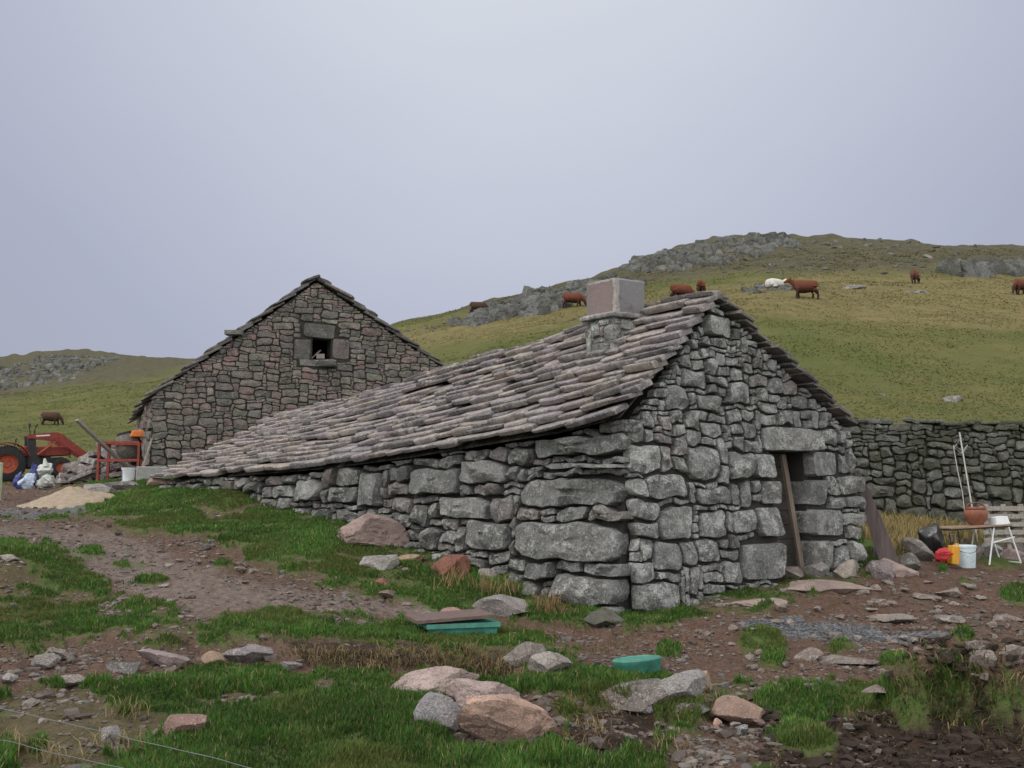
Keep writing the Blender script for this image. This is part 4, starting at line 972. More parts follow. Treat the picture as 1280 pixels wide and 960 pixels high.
rock(606, 888, 88, 40, 'sloping purplish rock in the middle of the foreground cluster', (.32, .27, .255), M_rk2, .6, 'boulder', 'boulder', yaw=.2, seed=43, tilt=-.2, cuts=11, sink=.25)
rock(549, 913, 64, 52, 'pointed blue grey rock below the flat topped rock', (.30, .30, .315), None, .7, seed=44, tilt=.35, cuts=12, sink=.25)
rock(628, 928, 132, 62, 'largest rock of the foreground, pink and orange with grey patches', (.47, .34, .265), M_rk2, .55, 'boulder', 'boulder', yaw=.3, seed=48, tilt=-.22, cuts=11, lo=.38, sink=.25)
rock(655, 832, 52, 32, 'pale cracked rock right of the turf bank', (.33, .30, .27), None, .7, seed=51)
rock(688, 843, 56, 30, 'whitish pale rock just right of the cracked rock', (.38, .36, .33), None, .7, seed=52, tilt=.15)
rock(800, 886, 86, 36, 'brownish grey rock under the round green lid', (.21, .19, .175), None, .7, seed=54)
rock(850, 880, 74, 44, 'speckled pale grey rock right of the round green lid', (.34, .34, .335), None, .8, seed=55, rough=.12)
rock(878, 866, 32, 26, 'small tan angular block on the speckled grey rock', (.36, .26, .18), M_rk2, .8, seed=56, lift=.03, cuts=8)
rock(862, 896, 50, 18, 'low grey rock in front of the speckled grey rock', (.24, .22, .21), None, .7, seed=57)
rock(812, 892, 20, 14, 'little blue grey stone below the brownish grey rock', (.25, .26, .27), None, .7, seed=58, sub=3)
rock(928, 902, 64, 32, 'tan pink slab shaped rock on bare earth right of the lid rocks', (.30, .215, .165), M_rk2, .7, seed=59, cuts=10)
rock(898, 907, 10, 9, 'small square pinkish stone in the lower earth', (.4, .28, .22), M_rk2, seed=60, sub=3)
rock(930, 915, 14, 10, 'small bluish stone in the lower earth', (.28, .29, .31), None, seed=61, sub=3)
rock(52, 832, 34, 16, 'pale wedge rock on the bare strip at far left', (.38, .36, .34), None, .7, seed=62, tilt=.2)
rock(72, 822, 36, 10, 'thin pale slab behind the wedge rock at far left', (.33, .31, .28), None, .6, seed=63, tilt=-.35)
rock(6, 853, 20, 12, 'white rock at the left picture edge', (.50, .49, .47), None, seed=64)
rock(198, 832, 62, 20, 'long purplish grey rock in the bare strip', (.27, .235, .235), M_rk2, .6, seed=65, tilt=-.1)
rock(150, 840, 40, 14, 'bluish grey low rock left of the long purplish one', (.29, .29, .29), None, .6, seed=66)
rock(90, 855, 36, 12, 'pale buried rock at the lower edge of the bare strip', (.34, .31, .28), None, .6, seed=67)
rock(264, 830, 26, 17, 'pinkish yellow blocky rock in the bare strip', (.31, .24, .17), M_rk2, .8, seed=68)
rock(304, 826, 66, 20, 'long mottled grey ridge shaped rock at the strip middle', (.28, .26, .27), None, .5, seed=69, tilt=.12)
rock(360, 835, 30, 8, 'flat violet grey stone before the turf bank', (.30, .28, .29), None, .6, seed=70, sub=3)
rock(228, 930, 56, 38, 'pink rock half hidden in grass at the lower left', (.26, .17, .14), M_rk2, .8, seed=71)
rock(136, 930, 30, 24, 'grey white stone under dry straw at the lower left', (.34, .33, .33), None, .8, seed=72)
rock(464, 868, 22, 9, 'small pale stone alone in the lush grass', (.36, .37, .33), None, seed=73, sub=3)
rock(200, 609, 42, 17, 'pinkish brown cut slab lying at the roof end', (.30, .22, .18), M_rk2, .5, seed=75, tilt=.15, cuts=6)
rock(228, 608, 26, 11, 'reddish flat rock against the lower roof edge', (.30, .17, .12), M_rk2, .6, seed=76)
rock(152, 612, 46, 13, 'long low grey rock behind the grass near the sand', (.22, .21, .20), None, .5, seed=77)
rock(118, 618, 38, 17, 'rounded grey rock between sand heap and grass', (.28, .27, .26), None, .6, seed=78)
rock(8, 700, 26, 8, 'pale stone on the grassy mound at the left edge', (.36, .35, .31), None, seed=79, sub=3)
rock(385, 672, 40, 9, 'whitish crumbled stone in grass left of the pinkish boulder', (.38, .33, .31), None, seed=80, sub=3, rough=.2)
# around the doorway
rock(945, 730, 52, 20, 'grey rounded foundation rock left below the doorway', (.22, .20, .19), None, .6, seed=81)
rock(985, 727, 50, 20, 'brownish threshold rock under the doorway', (.24, .20, .18), None, .6, seed=82)
rock(1022, 722, 34, 22, 'bluish grey rock right of the threshold rock', (.25, .25, .25), None, .6, seed=83)
rock(1062, 722, 40, 22, 'pale tilted flat rock below the big corner stone', (.34, .31, .26), None, .6, seed=84, tilt=.4)
rock(1040, 737, 124, 12, 'long pale slab step in front of the doorway', (.31, .26, .23), M_rk2, .4, 'slab', 'stone_slab', yaw=.25, seed=85, sink=.5, tilt=-.05)
rock(962, 756, 92, 9, 'flat pale slab in the grass before the gable', (.33, .29, .25), M_rk2, .5, 'slab', 'stone_slab', yaw=.2, seed=86, sink=.5, tilt=-.08)
rock(1108, 724, 36, 26, 'violet grey boulder at the foot of the leaning board', (.25, .21, .22), None, .8, seed=87, cuts=6)
rock(1130, 722, 44, 27, 'pale pinkish boulder right of the violet one', (.32, .27, .24), M_rk2, .8, seed=88)
rock(1103, 700, 22, 22, 'upright pale rock behind the violet boulder', (.30, .28, .26), None, .5, seed=89)
rock(812, 764, 40, 30, 'mossy stone at the gable foot beside the corner', (.12, .13, .045), M_back, .7, seed=91, cuts=6)
rock(820, 742, 40, 26, 'green moss covered stone above the lower mossy one', (.13, .15, .03), M_back, .7, seed=92, cuts=6, lift=.12)
for i, (a, b, c, d, t, e, q) in enumerate(((1152, 698, 46, 26, -.5, 'grey slab propped up left of the black sack', 93), (1190, 680, 50, 20, .1, 'pale broad rock behind the sack and bucket', 94), (1218, 700, 34, 26, .3, 'pale round rock seen under the table', 95), (1270, 702, 36, 20, 0, 'brownish pink boulder behind the table legs', 96), (1140, 712, 24, 22, .7, 'thin leaning slab beside the black sack', 97), (1244, 694, 26, 18, 0, 'small grey stone under the table top', 98), (1290, 690, 30, 24, 0, 'grey boulder at the right picture edge', 99))):
    rock(a, b, c, d, e, [(.24, .225, .21), (.31, .28, .25), (.36, .34, .32), (.27, .21, .20), (.22, .21, .19), (.26, .26, .25), (.27, .25, .25)][i], None, .6, tilt=t, seed=q)
# right yard stones
for a, b, c, d, e, q in ((1012, 824, 34, 15, 'pale rock left of the earth hump', 101), (1016, 868, 24, 15, 'whitish stone on the earth below the hump', 102), (1160, 748, 34, 7, 'flat buff stone ahead of the white bucket', 103), (1188, 745, 28, 13, 'angular grey stone in the rubble right of the flat buff one', 104), (1190, 778, 34, 9, 'buff flat stone in the right yard', 105), (1232, 835, 30, 18, 'orange brown rock beside the turned mound', 106), (1268, 822, 36, 16, 'grey rock at the right yard edge', 107), (1120, 778, 60, 10, 'long flat ribbed stone beyond the gravel', 108), (1060, 832, 90, 10, 'long low pale stone ridge in the yard', 109), (1218, 812, 20, 12, 'small yellowish stone in the yard', 110), (1110, 868, 66, 6, 'thin flat stone lying behind the turf', 111), (940, 790, 14, 5, 'tiny buff stone by the gravel', 112), (1262, 775, 40, 8, 'flat violet stone near the right edge', 113), (1100, 755, 20, 7, 'small grey chip before the yard wall stones', 114)):
    rock(a, b, c, d, e, rnd.choice([(.30, .26, .22), (.28, .24, .22), (.33, .30, .26)]), None, .6, seed=q, sub=3)
# loose stones nobody can tell apart
for k in range(90):
    if k < 64: a, b = rnd.uniform(900, 1279), rnd.uniform(728, 850)
    elif k < 80: a, b = rnd.uniform(180, 520), rnd.uniform(700, 765)
    else: a, b = rnd.uniform(860, 990), rnd.uniform(890, 955)
    rock(a, b, rnd.uniform(7, 16), rnd.uniform(3, 7), ('fist sized buff stone lying loose in the yard before the gable', 'fist sized buff stone lying loose on the track left of the covers', 'fist sized buff stone lying loose in the lower foreground earth')[0 if k < 64 else 1 if k < 80 else 2], rnd.choice([(.30, .25, .21), (.26, .23, .21), (.34, .31, .28), (.27, .2, .17)]), None, .9, 'stone', 'loose_stone', sub=2, seed=200+k, group=('loose stones in the yard', 'loose stones on the track', 'loose stones in the lower earth')[0 if k < 64 else 1 if k < 80 else 2])
# pebbles: uncountable
def pebbles(name, X, Y, size, cols, label, cat):
    V0, F0 = ICO[1]; n = len(X); tv = []
    for k in range(6): v, _ = rock_shape(1, 4, 0, seed=900+k); tv.append(v)
    tv = np.array(tv)[R.integers(0, 6, n)]; a = R.uniform(0, 6.28, n); c, s = np.cos(a)[:, None], np.sin(a)[:, None]
    sx = size*R.uniform(.7, 1.4, n); sy = size*R.uniform(.6, 1.1, n); sz_ = size*R.uniform(.3, .7, n)
    x = tv[:, :, 0]*sx[:, None]; y = tv[:, :, 1]*sy[:, None]; z = tv[:, :, 2]*sz_[:, None]
    V = np.stack([x*c-y*s+X[:, None], x*s+y*c+Y[:, None], z+gridlook(X, Y)[0][:, None]+sz_[:, None]*.35], -1)
    tr = (np.arange(n)[:, None, None]*len(V0)+np.array(F0)[None]).reshape(-1, 3)
    o = fast_mesh(name, V.reshape(-1, 3), None, tr, M_peb, {'col': np.repeat(cols, len(V0), 0)}, False); return tag(o, label, cat, kind='stuff')
M_peb = stone_mat('pebble_stone', speck=.15, lichen=(.28, .25, .22), lich=.66, s=3, bmp=.3)
X, Y = scatter(130000, 5.8, 26, -20, 1300, 1.2); Z, dd, gg, pth, hl, upp, st = gridlook(X, Y)
_px, _py = proj(X, Y, Z); _pt = ((_px > 350) & (_px < 650) & (_py > 797) & (_py < 852)) | ((_px > 1110) & (_py > 848))
kk = (dd > .55) & (~_pt | (R.random(len(X)) < .12)) & (R.random(len(X)) < smooth(-.3, .35, fbm(X/.7, Y/.7, 120, 3))*.5+.08) & ~foot(X, Y); X, Y, pth = X[kk], Y[kk], pth[kk]; n_ = len(X)
cb_ = np.array([(.20, .155, .13), (.15, .11, .095), (.26, .22, .19), (.11, .078, .062), (.22, .17, .14), (.17, .16, .15)])
pebbles('pebbles', X, Y, np.clip(np.exp(R.normal(-4.25, .62, n_)), .004, .065), cb_[R.integers(0, 6, n_)]*R.uniform(.75, 1.15, (n_, 1)), 'small stony rubble strewn over the bare brown earth', 'rubble')
X, Y = scatter(30000, 10, 16, 900, 1230); Z, dd, gg, *_ = gridlook(X, Y); kk = gg > .4; X, Y = X[kk], Y[kk]
if len(X): pebbles('gravel', X, Y, R.uniform(.012, .028, len(X)), np.array([.16, .165, .18])*R.uniform(.6, 1.3, (len(X), 1)), 'patch of blue grey gravel on the yard earth', 'gravel')
# clods on mound
X, Y = scatter(4000, 5.4, 8.5, 940, 1340); Z, dd, *_ = gridlook(X, Y); kk = dd > .5; X, Y = X[kk], Y[kk]
M_clod = plain('dark_clod_earth', (.034, .023, .017), 1, .4, scale=14, bmp=.6)
o = pebbles('earth_clods', X, Y, np.clip(np.exp(R.normal(-4.3, .75, len(X))), .005, .08), np.ones((len(X), 3)), 'dark crumbly clods on the dug up mound in the foreground', 'earth'); o.data.materials[0] = M_clod

# ------------------------------------------------------------------ crags on the hill
CR = [(.165, .165, .16), (.14, .14, .132), (.20, .20, .19), (.14, .138, .115), (.105, .11, .092)]
def block_shape(seed):
    rr = np.random.default_rng(seed); V, Fc = ICO[3]; V = V.copy(); V = np.sign(V)*np.abs(V)**.55
    for k in range(9):
        a = rr.uniform(0, 6.28); d = np.array([math.cos(a), math.sin(a), rr.uniform(-.15, .5)]); d /= np.linalg.norm(d); h = rr.uniform(.45, .8); V -= np.maximum(0, V@d-h)[:, None]*d
    o = rr.uniform(0, 50)
    for i in range(len(V)): V[i] *= 1+.14*mn.noise(Vector(V[i]*2)+Vector((o, 0, 0)))+.08*mn.noise(Vector(V[i]*5)+Vector((o, 0, 0)))
    V -= (V.max(0)+V.min(0))/2; return V/((V.max(0)-V.min(0))/2), Fc
TPL = [block_shape(700+k) for k in range(10)]
def crag_piece(mb, a, b, s0, s1, aspect, sink):
    g = G(a, b); s = rnd.uniform(s0, s1)*rnd.choice([.6, .8, 1, 1, 1.4])*g.y/F; V, Fc = TPL[rnd.randrange(10)]
    V = V*np.array([s*rnd.uniform(.6, 1.3), s*rnd.uniform(.7, 1), s*aspect*rnd.uniform(.7, 1.2)])/2; t = rnd.gauss(0, .15); V = V@np.array([[math.cos(t), 0, -math.sin(t)], [0, 1, 0], [math.sin(t), 0, math.cos(t)]]).T@rotz(rnd.uniform(0, 6)).T
    mb.add(V+np.array([g.x, g.y, g.z+s*aspect*(.5-sink)]), Fc, tone(CR, .15))
def crag(poly, n, s0, s1, label, aspect=.8, name='rock_outcrop', sink=.5, indiv=None, kind=None):
    xs = [p[0] for p in poly]; ys = [p[1] for p in poly]; mb = MB(); c = 0
    while c < n:
        a, b = rnd.uniform(min(xs), max(xs)), rnd.uniform(min(ys), max(ys))
        if poly_sd(np.array([a]), np.array([b]), poly)[0] < 0 or G(a, b).y > 450: c += .02; continue
        c += 1
        if indiv: mb = MB()
        crag_piece(mb, a, b, s0, s1, aspect, sink)
        if indiv: tag(mb.build('hill_rock', M_crag, None, angle=30), label, 'rock', indiv)
    if not indiv: tag(mb.build(name, M_crag, None, angle=30), label, 'rock outcrop', kind=kind)
crag([(776, 336), (800, 324), (840, 312), (880, 303), (940, 297), (985, 297), (1000, 307), (960, 318), (900, 332), (850, 340), (790, 340)], 480, 8, 17, 'long jagged grey crag along the top of the hill skyline', .85, sink=.6)
crag([(1060, 297), (1140, 302), (1170, 314), (1120, 316), (1040, 310), (1000, 302)], 22, 5, 10, 'low grey rock on the skyline slope right of the long crag', .7, indiv='low rocks right of the long crag')
crag([(560, 405), (590, 394), (640, 377), (700, 362), (740, 355), (752, 366), (700, 388), (640, 398), (600, 408)], 300, 10, 22, 'grey broken cliff band on the hill left of the chimney', .95, sink=.58)
crag([(722, 364), (745, 354), (790, 351), (806, 362), (780, 368), (735, 370)], 40, 16, 30, 'dark rounded crag just behind the chimney top', .7)
crag([(500, 412), (560, 398), (600, 396), (580, 410), (520, 420)], 14, 5, 12, 'low grey rock at the left end of the broken cliff band', .6, indiv='low rocks left of the cliff band')
crag([(1185, 336), (1210, 333), (1240, 331), (1300, 331), (1300, 346), (1240, 346), (1190, 344)], 70, 14, 30, 'grey rock ledge above the cattle at the right edge', .9)
crag([(925, 362), (950, 356), (990, 358), (985, 364), (930, 367)], 40, 9, 16, 'flat bluish rock shelf behind the standing cow', .4)
crag([(-60, 464), (0, 460), (50, 452), (100, 447), (160, 450), (110, 464), (90, 477), (40, 484), (-20, 494), (-60, 498)], 330, 5, 12, 'grey boulder field covering the far left hillside', .8, 'boulder_field', kind='stuff')
crag([(30, 451), (80, 445), (110, 447), (150, 449), (140, 453), (60, 455)], 90, 6, 12, 'grey rocky skyline of the far left hill', .8, 'boulder_field', kind='stuff')
for a, b, c, d, e, q in ((1194, 502, 36, 11, 'lone pale boulder low on the pasture near the field wall', 301), (1103, 495, 12, 4, 'small stone on the pasture left of the lone boulder', 302), (1150, 366, 28, 6, 'flat stone in the straw grass under the right cow', 303), (1068, 361, 32, 8, 'flat stone in the straw grass right of the standing cow', 304), (1160, 322, 14, 7, 'pale boulder high on the hill under the skyline', 305), (1085, 308, 12, 6, 'grey boulder just below the skyline', 306), (966, 312, 16, 7, 'pale boulder below the long crag', 307)):
    rock(a, b, c, d, e, (.27, .27, .25), M_crag, .7, 'boulder', 'boulder', seed=q, sub=3, sink=.5)
for k in range(70):
    a = rnd.uniform(800, 1280); b = rnd.uniform(305, 345)
    rock(a, b, rnd.uniform(4, 11), rnd.uniform(2, 5), 'small grey rock poking from the heathy upper hillside', rnd.choice(CR), M_crag, .8, 'rock', 'hill_rock', seed=400+k, sub=2, rough=0, group='small rocks on the upper hillside')

# ------------------------------------------------------------------ paints and materials of the small things
M_red = plain('faded_red_paint', (.25, .04, .028), .6, .45, scale=14, dirt=(.10, .055, .04)); M_orange = plain('orange_paint', (.62, .17, .03), .5, .2, scale=10)
M_redor = plain('orange_red_rim', (.34, .065, .03), .6, .35, scale=12, dirt=(.2, .08, .05)); M_black = plain('black_rubber', (.022, .022, .023), .8, .4, scale=20); M_dkmetal = plain('dark_metal', (.035, .035, .036), .55, .4, metal=.3)
M_white = plain('white_plastic', (.62, .64, .66), .5, .08, scale=9); M_sack = plain('white_sack', (.42, .44, .41), .7, .15, scale=14, bmp=.5); M_blue = plain('blue_plastic', (.05, .06, .19), .5, .3); M_paleblue = plain('pale_blue_sack', (.35, .40, .50), .6, .2, scale=14, bmp=.4)
M_yellow = plain('yellow_plastic', (.58, .28, .02), .5, .12); M_redpl = plain('red_plastic', (.38, .025, .03), .5, .25); M_blackpl = plain('black_plastic_sack', (.012, .012, .014), .3, .3, bmp=.5, spec=.5)
M_green = plain('green_plastic', (.03, .17, .125), .7, .35, scale=9, dirt=(.09, .12, .08)); M_greenl = plain('green_plastic_top', (.055, .215, .165), .7, .3, scale=9, dirt=(.12, .2, .15)); M_brownb = plain('brown_board', (.13, .09, .08), .8, .25, scale=12)
M_terra = plain('terracotta', (.22, .085, .05), .75, .3, scale=7, dirt=(.14, .06, .04)); M_whmetal = plain('white_metal', (.62, .63, .64), .4, .08); M_sand = plain('pale_sand', (.27, .215, .155), .95, .2, scale=10, bmp=.5)
M_conc = plain('concrete', (.25, .25, .235), .9, .25, scale=9, bmp=.4); M_post = plain('pale_green_post', (.33, .42, .27), .7, .2); M_rope = plain('grey_rope', (.36, .35, .32), .9, .2); M_wire = plain('fence_wire', (.15, .155, .16), .7, .2, metal=.2)
M_drum = plain('mixer_drum', (.14, .12, .10), .7, .35, dirt=(.25, .24, .22)); M_plankd = wood_mat('dark_brown_board', (.13, .10, .095), 2)

# ------------------------------------------------------------------ covers
g = G(572, 800); RZ = rotz(math.radians(18))
t = thing('chamber_cover', 'rectangular green chamber lid with a brown board lying tilted on top', 'chamber cover', g)
def rbox(mb, x, y, z, sx, sy, sz, tilt=0, R_=RZ, o=None, col=(1, 1, 1)):
    ct, st_ = math.cos(tilt), math.sin(tilt); T_ = R_@np.array([[ct, 0, -st_], [0, 1, 0], [st_, 0, ct]])
    p = np.array(o if o is not None else g)+R_@np.array([x, y, z]); mb.box(p, (sx, sy, sz), T_, col)
mb = MB(); rbox(mb, .08, .35, .02, .80, .60, .20); mb.build('base', M_green, t)
mb = MB(); rbox(mb, .08, .35, .15, .86, .66, .05); mb.build('rim', M_greenl, t)
mb = MB(); rbox(mb, .0, .38, .225, .92, .70, .035, .045); mb.build('board', M_brownb, t)
g = G(802, 850); t = thing('round_cover', 'round turquoise green lid sitting on grey rocks', 'lid', g)
mb = MB(); c0 = Vector(g)+Vector((0, .26, .02)); prof = [(.001, 0), (.215, 0), (.22, .02), (.225, .08), (.232, .09), (.235, .13)]
mb.lathe((0, 0, 0), prof, 40); TL = np.array([[math.cos(.09), 0, -math.sin(.09)], [0, 1, 0], [math.sin(.09), 0, math.cos(.09)]])@np.array([[1, 0, 0], [0, math.cos(-.05), -math.sin(-.05)], [0, math.sin(-.05), math.cos(-.05)]])
mb.V = [mb.V[0]@TL.T+np.array(c0)]; mb.build('skirt', M_green, t, angle=40)
mb = MB(); mb.lathe((0, 0, 0), [(.235, .13), (.23, .14), (.19, .144), (.18, .138), (.001, .14)], 40)
mb.V = [mb.V[0]@TL.T+np.array(c0)]; mb.build('lid_top', M_greenl, t, angle=30)

# ------------------------------------------------------------------ board leaning on the corner
mb = MB(); a = P(1113, 702, 15.9); b_ = P(1071, 588, 16.05); a.z = Hs(a.x, a.y)+.0; ax = (b_-a); l_ = ax.length; ax.normalize(); sd_ = Vector((.9, -.25, .35)); sd_ = (sd_-ax*sd_.dot(ax)).normalized(); nn = ax.cross(sd_)
V = []
for t_, w_ in ((0, .29), (.5, .22), (1, .07)):
    for sg, nf in ((-1, -1), (1, -1), (1, 1), (-1, 1)): V.append(tuple(a+ax*l_*t_+sd_*sg*w_/2+nn*nf*.018))
Fq = [(3, 2, 1, 0), (8, 9, 10, 11)]+[(k+4*j, (k+1) % 4+4*j, (k+1) % 4+4*j+4, k+4*j+4) for j in range(2) for k in range(4)]
mb.add(V, Fq); tag(mb.build('leaning_board', M_plankd), 'tapering dark brown board leaning against the right corner of the cottage', 'board')

# ------------------------------------------------------------------ table and what stands round it
g = at(1232, 17.2); TZ = .70; ta = math.radians(10); tf = lambda x, y, z: Vector((g.x+x*math.cos(ta)-y*math.sin(ta), g.y+x*math.sin(ta)+y*math.cos(ta), g.z+z+x*.05))
t = thing('folding_table', 'worn camping table with a thin brown top and white tubular legs', 'table', g)
mb = MB(); rt_ = [[math.cos(ta), -math.sin(ta), 0], [math.sin(ta), math.cos(ta), 0], [0, 0, 1]]; rt2 = np.array(rt_)@np.array([[1, 0, -.05], [0, 1, 0], [.05, 0, 1]])
mb.box(tf(-.12, .3, TZ-.03), (1.20, .62, .025), rt2); mb.build('table_top', plain('table_board', (.27, .19, .13), .6, .3, scale=5), t)
mb = MB(); mb.box(tf(-.12, .3, TZ-.056), (1.16, .58, .026), rt2); mb.build('apron', M_dkmetal, t)
for x0, x1 in ((.40, .58), (.12, -.02)):
    for yy in (0.02, .56):
        mb = MB(); mb.tube([tf(x0, yy, TZ-.06), tf(x1, yy-.02, .02)], .014); mb.build('leg', M_whmetal, t)
mb = MB(); mb.tube([tf(.58, 0, .02), tf(.58, .55, .02)], .014); mb.build('foot_bar', M_whmetal, t)
mb = MB(); mb.tube([tf(.06, .02, .38), tf(.5, .02, .46)], .012); mb.build('brace', M_whmetal, t)
for x in (-.55, -.38):
    mb = MB(); mb.tube([tf(x, .3, TZ-.06), tf(x+.1, .35, .04)], .008); mb.build('leg', M_dkmetal, t)
pc = tf(-.0, .32, TZ-.017); t = thing('clay_pot', 'round terracotta pot with a hoop handle standing on the folding table', 'pot', pc)
mb = MB(); mb.lathe(pc, [(.001, 0), (.11, 0), (.125, .03), (.18, .12), (.20, .19), (.19, .24), (.165, .27), (.18, .285), (.175, .31), (.16, .31), (.155, .27), (.15, .25), (.001, .24)], 32); mb.build('body', M_terra, t, angle=40)
mb = MB(); mb.tube([Vector(pc)+Vector((.165*math.cos(q), 0, .30+.09*math.sin(q))) for q in np.linspace(0, math.pi, 14)], .012, 6); mb.build('handle', M_terra, t, angle=60)
mb = MB()
for k in range(5):
    V, Fc = ICO[2]; a = k*1.3; mb.add(V*np.array([.06, .05, .05])+np.array(Vector(pc)+Vector((.08*math.cos(a), .08*math.sin(a), .27))), Fc, (.3, .27, .25))
mb.build('stones_inside', M_rock, t, angle=40)
mb = MB(); p = tf(.36, .22, TZ+.045); mb.box(p, (.27, .22, .13), rotz(.2)@np.array([[1, 0, -.12], [0, 1, 0], [.12, 0, 1]]), taper=.85); tag(mb.build('white_box', M_white), 'small white plastic tub on the right end of the folding table', 'tub')
g = at(1207, 16.6); t = thing('bucket', 'white plastic bucket with dark scribbles on the earth before the table', 'bucket', g); c = (g.x, g.y+.17, g.z-.005)
mb = MB(); mb.lathe(c, [(.001, 0), (.145, 0), (.15, .01), (.172, .33), (.18, .335), (.18, .37), (.172, .375), (.165, .37), (.14, .03), (.001, .03)], 32); mb.build('body', plain('bucket_plastic', (.55, .64, .68), .4, .1, scale=6), t, angle=40)
mb = MB(); mb.tube([Vector(c)+Vector((.183*math.cos(q), -.183*math.sin(q)*.35-.10*math.sin(q), .35-.10*math.sin(q))) for q in np.linspace(0, math.pi, 14)], .004, 6, (1, 1, 1)); mb.build('handle', M_dkmetal, t)
mb = MB()
for pts in ([(-.9, .24), (-.6, .2), (-.45, .23), (-.2, .18), (0, .19), (.3, .14)], [(.2, .1), (.45, .11), (.6, .12)], [(-.1, .25), (.1, .24), (.3, .26)]):
    mb.tube([Vector(c)+Vector((math.sin(q)*(.148+.066*z), -math.cos(q)*(.148+.066*z), z)) for q, z in pts], .004, 5)
mb.build('marking', M_dkmetal, t)
mb = MB(); V, Fc = ICO[3]
g = at(1160, 16.9); rs_, fc_ = rock_shape(3, 7, .25, seed=501); mb.add(rs_*np.array([.25, .2, .32])+np.array([g.x+.05, g.y+.05, g.z+.3]), fc_); rs_, fc_ = rock_shape(3, 7, .25, seed=502); mb.add(rs_*np.array([.38, .2, .09])+np.array([g.x+.25, g.y+.05, g.z+.05]), fc_)
tag(mb.build('black_sack', M_blackpl, angle=40), 'crumpled black plastic sack left of the yellow can', 'sack')
g = at(1172, 16.5); mb = MB(); rs_, fc_ = rock_shape(3, 12, .45, seed=503); mb.add(rs_*np.array([.15, .1, .13])+np.array([g.x, g.y-.05, g.z+.16]), fc_); tag(mb.build('red_bag', M_redpl, angle=25), 'small crumpled bright red bag on the black sack', 'bag')
g = at(1187, 16.55); t = thing('fuel_can', 'tilted flat yellow plastic can between red bag and white bucket', 'can', g); mb = MB(); Rt = rotz(.3)@np.array([[math.cos(.13), 0, math.sin(.13)], [0, 1, 0], [-math.sin(.13), 0, math.cos(.13)]])
mb.box((g.x, g.y, g.z+.19), (.15, .12, .31), Rt); o = mb.build('body', M_yellow, t); bv = o.modifiers.new('b', 'BEVEL'); bv.width = .018; bv.segments = 3
mb = MB(); p = np.array([g.x, g.y, g.z+.19])+Rt@np.array([-.03, 0, .17]); mb.tube([p, p+Rt@np.array([0, 0, .045])], .022, 12); mb.build('cap', M_dkmetal, t, angle=40)
mb = MB(); p = np.array([g.x, g.y, g.z+.19])+Rt@np.array([.05, 0, .155]); mb.tube([p+Rt@np.array([-.035, 0, 0]), p+Rt@np.array([-.02, 0, .035]), p+Rt@np.array([.03, 0, .035]), p+Rt@np.array([.03, 0, 0])], .011, 8); mb.build('handle', M_yellow, t)
# pallet
g = at(1262, 18.3); t = thing('pallet', 'weathered grey wooden pallet leaning upright against the field wall', 'pallet', g); pu = WU; up_ = Vector((0, .18, 1)).normalized()
q0_ = Vector((g.x-.55, g.y, g.z+.30))
for k in range(5):
    mb = MB(); c = q0_+up_*(.0+k*.145)+pu*.62+Vector((0, -.05, .0)); mb.bar(c-pu*.62, c+pu*.62, .022, .085, up=tuple(up_)); mb.build('slat', M_wood_grey, t)
for k in range(4):
    mb = MB(); c = q0_+pu*(.14+k*.34); mb.bar(c-up_*.30, c+up_*.66, .08, .06, up=(0, 1, 0)); mb.build('runner', M_wood_grey, t)
# pole and rope at the wall
a = at(1218, 18.9); b_ = P(1204, 540, 19.75); b_.y = WO.y+(b_.x-WO.x)*WU.y/WU.x-.14
mb = MB(); mb.tube([a, b_], .014, 8); tag(mb.build('pole', M_rope), 'thin pale pole leaning against the field wall above the pot', 'pole')
mb = MB(); b2 = P(1197, 556, 19.7); b2.y = b_.y-.02; a2 = P(1206, 640, 19.3)
pts = [b_+Vector((.02, -.03, -.1)), b_+Vector((-.14, -.04, -.3)), b_+Vector((-.02, -.05, -.42)), b_+Vector((.13, -.04, -.25)), b_+Vector((.05, -.05, -.38)), b2, b2.lerp(a2, .4), b2.lerp(a2, .7)+Vector((.02, 0, 0)), a2]
mb.tube(pts, .009, 6); tag(mb.build('rope', M_rope), 'grey rope looped round the pole top and hanging down the field wall', 'rope')

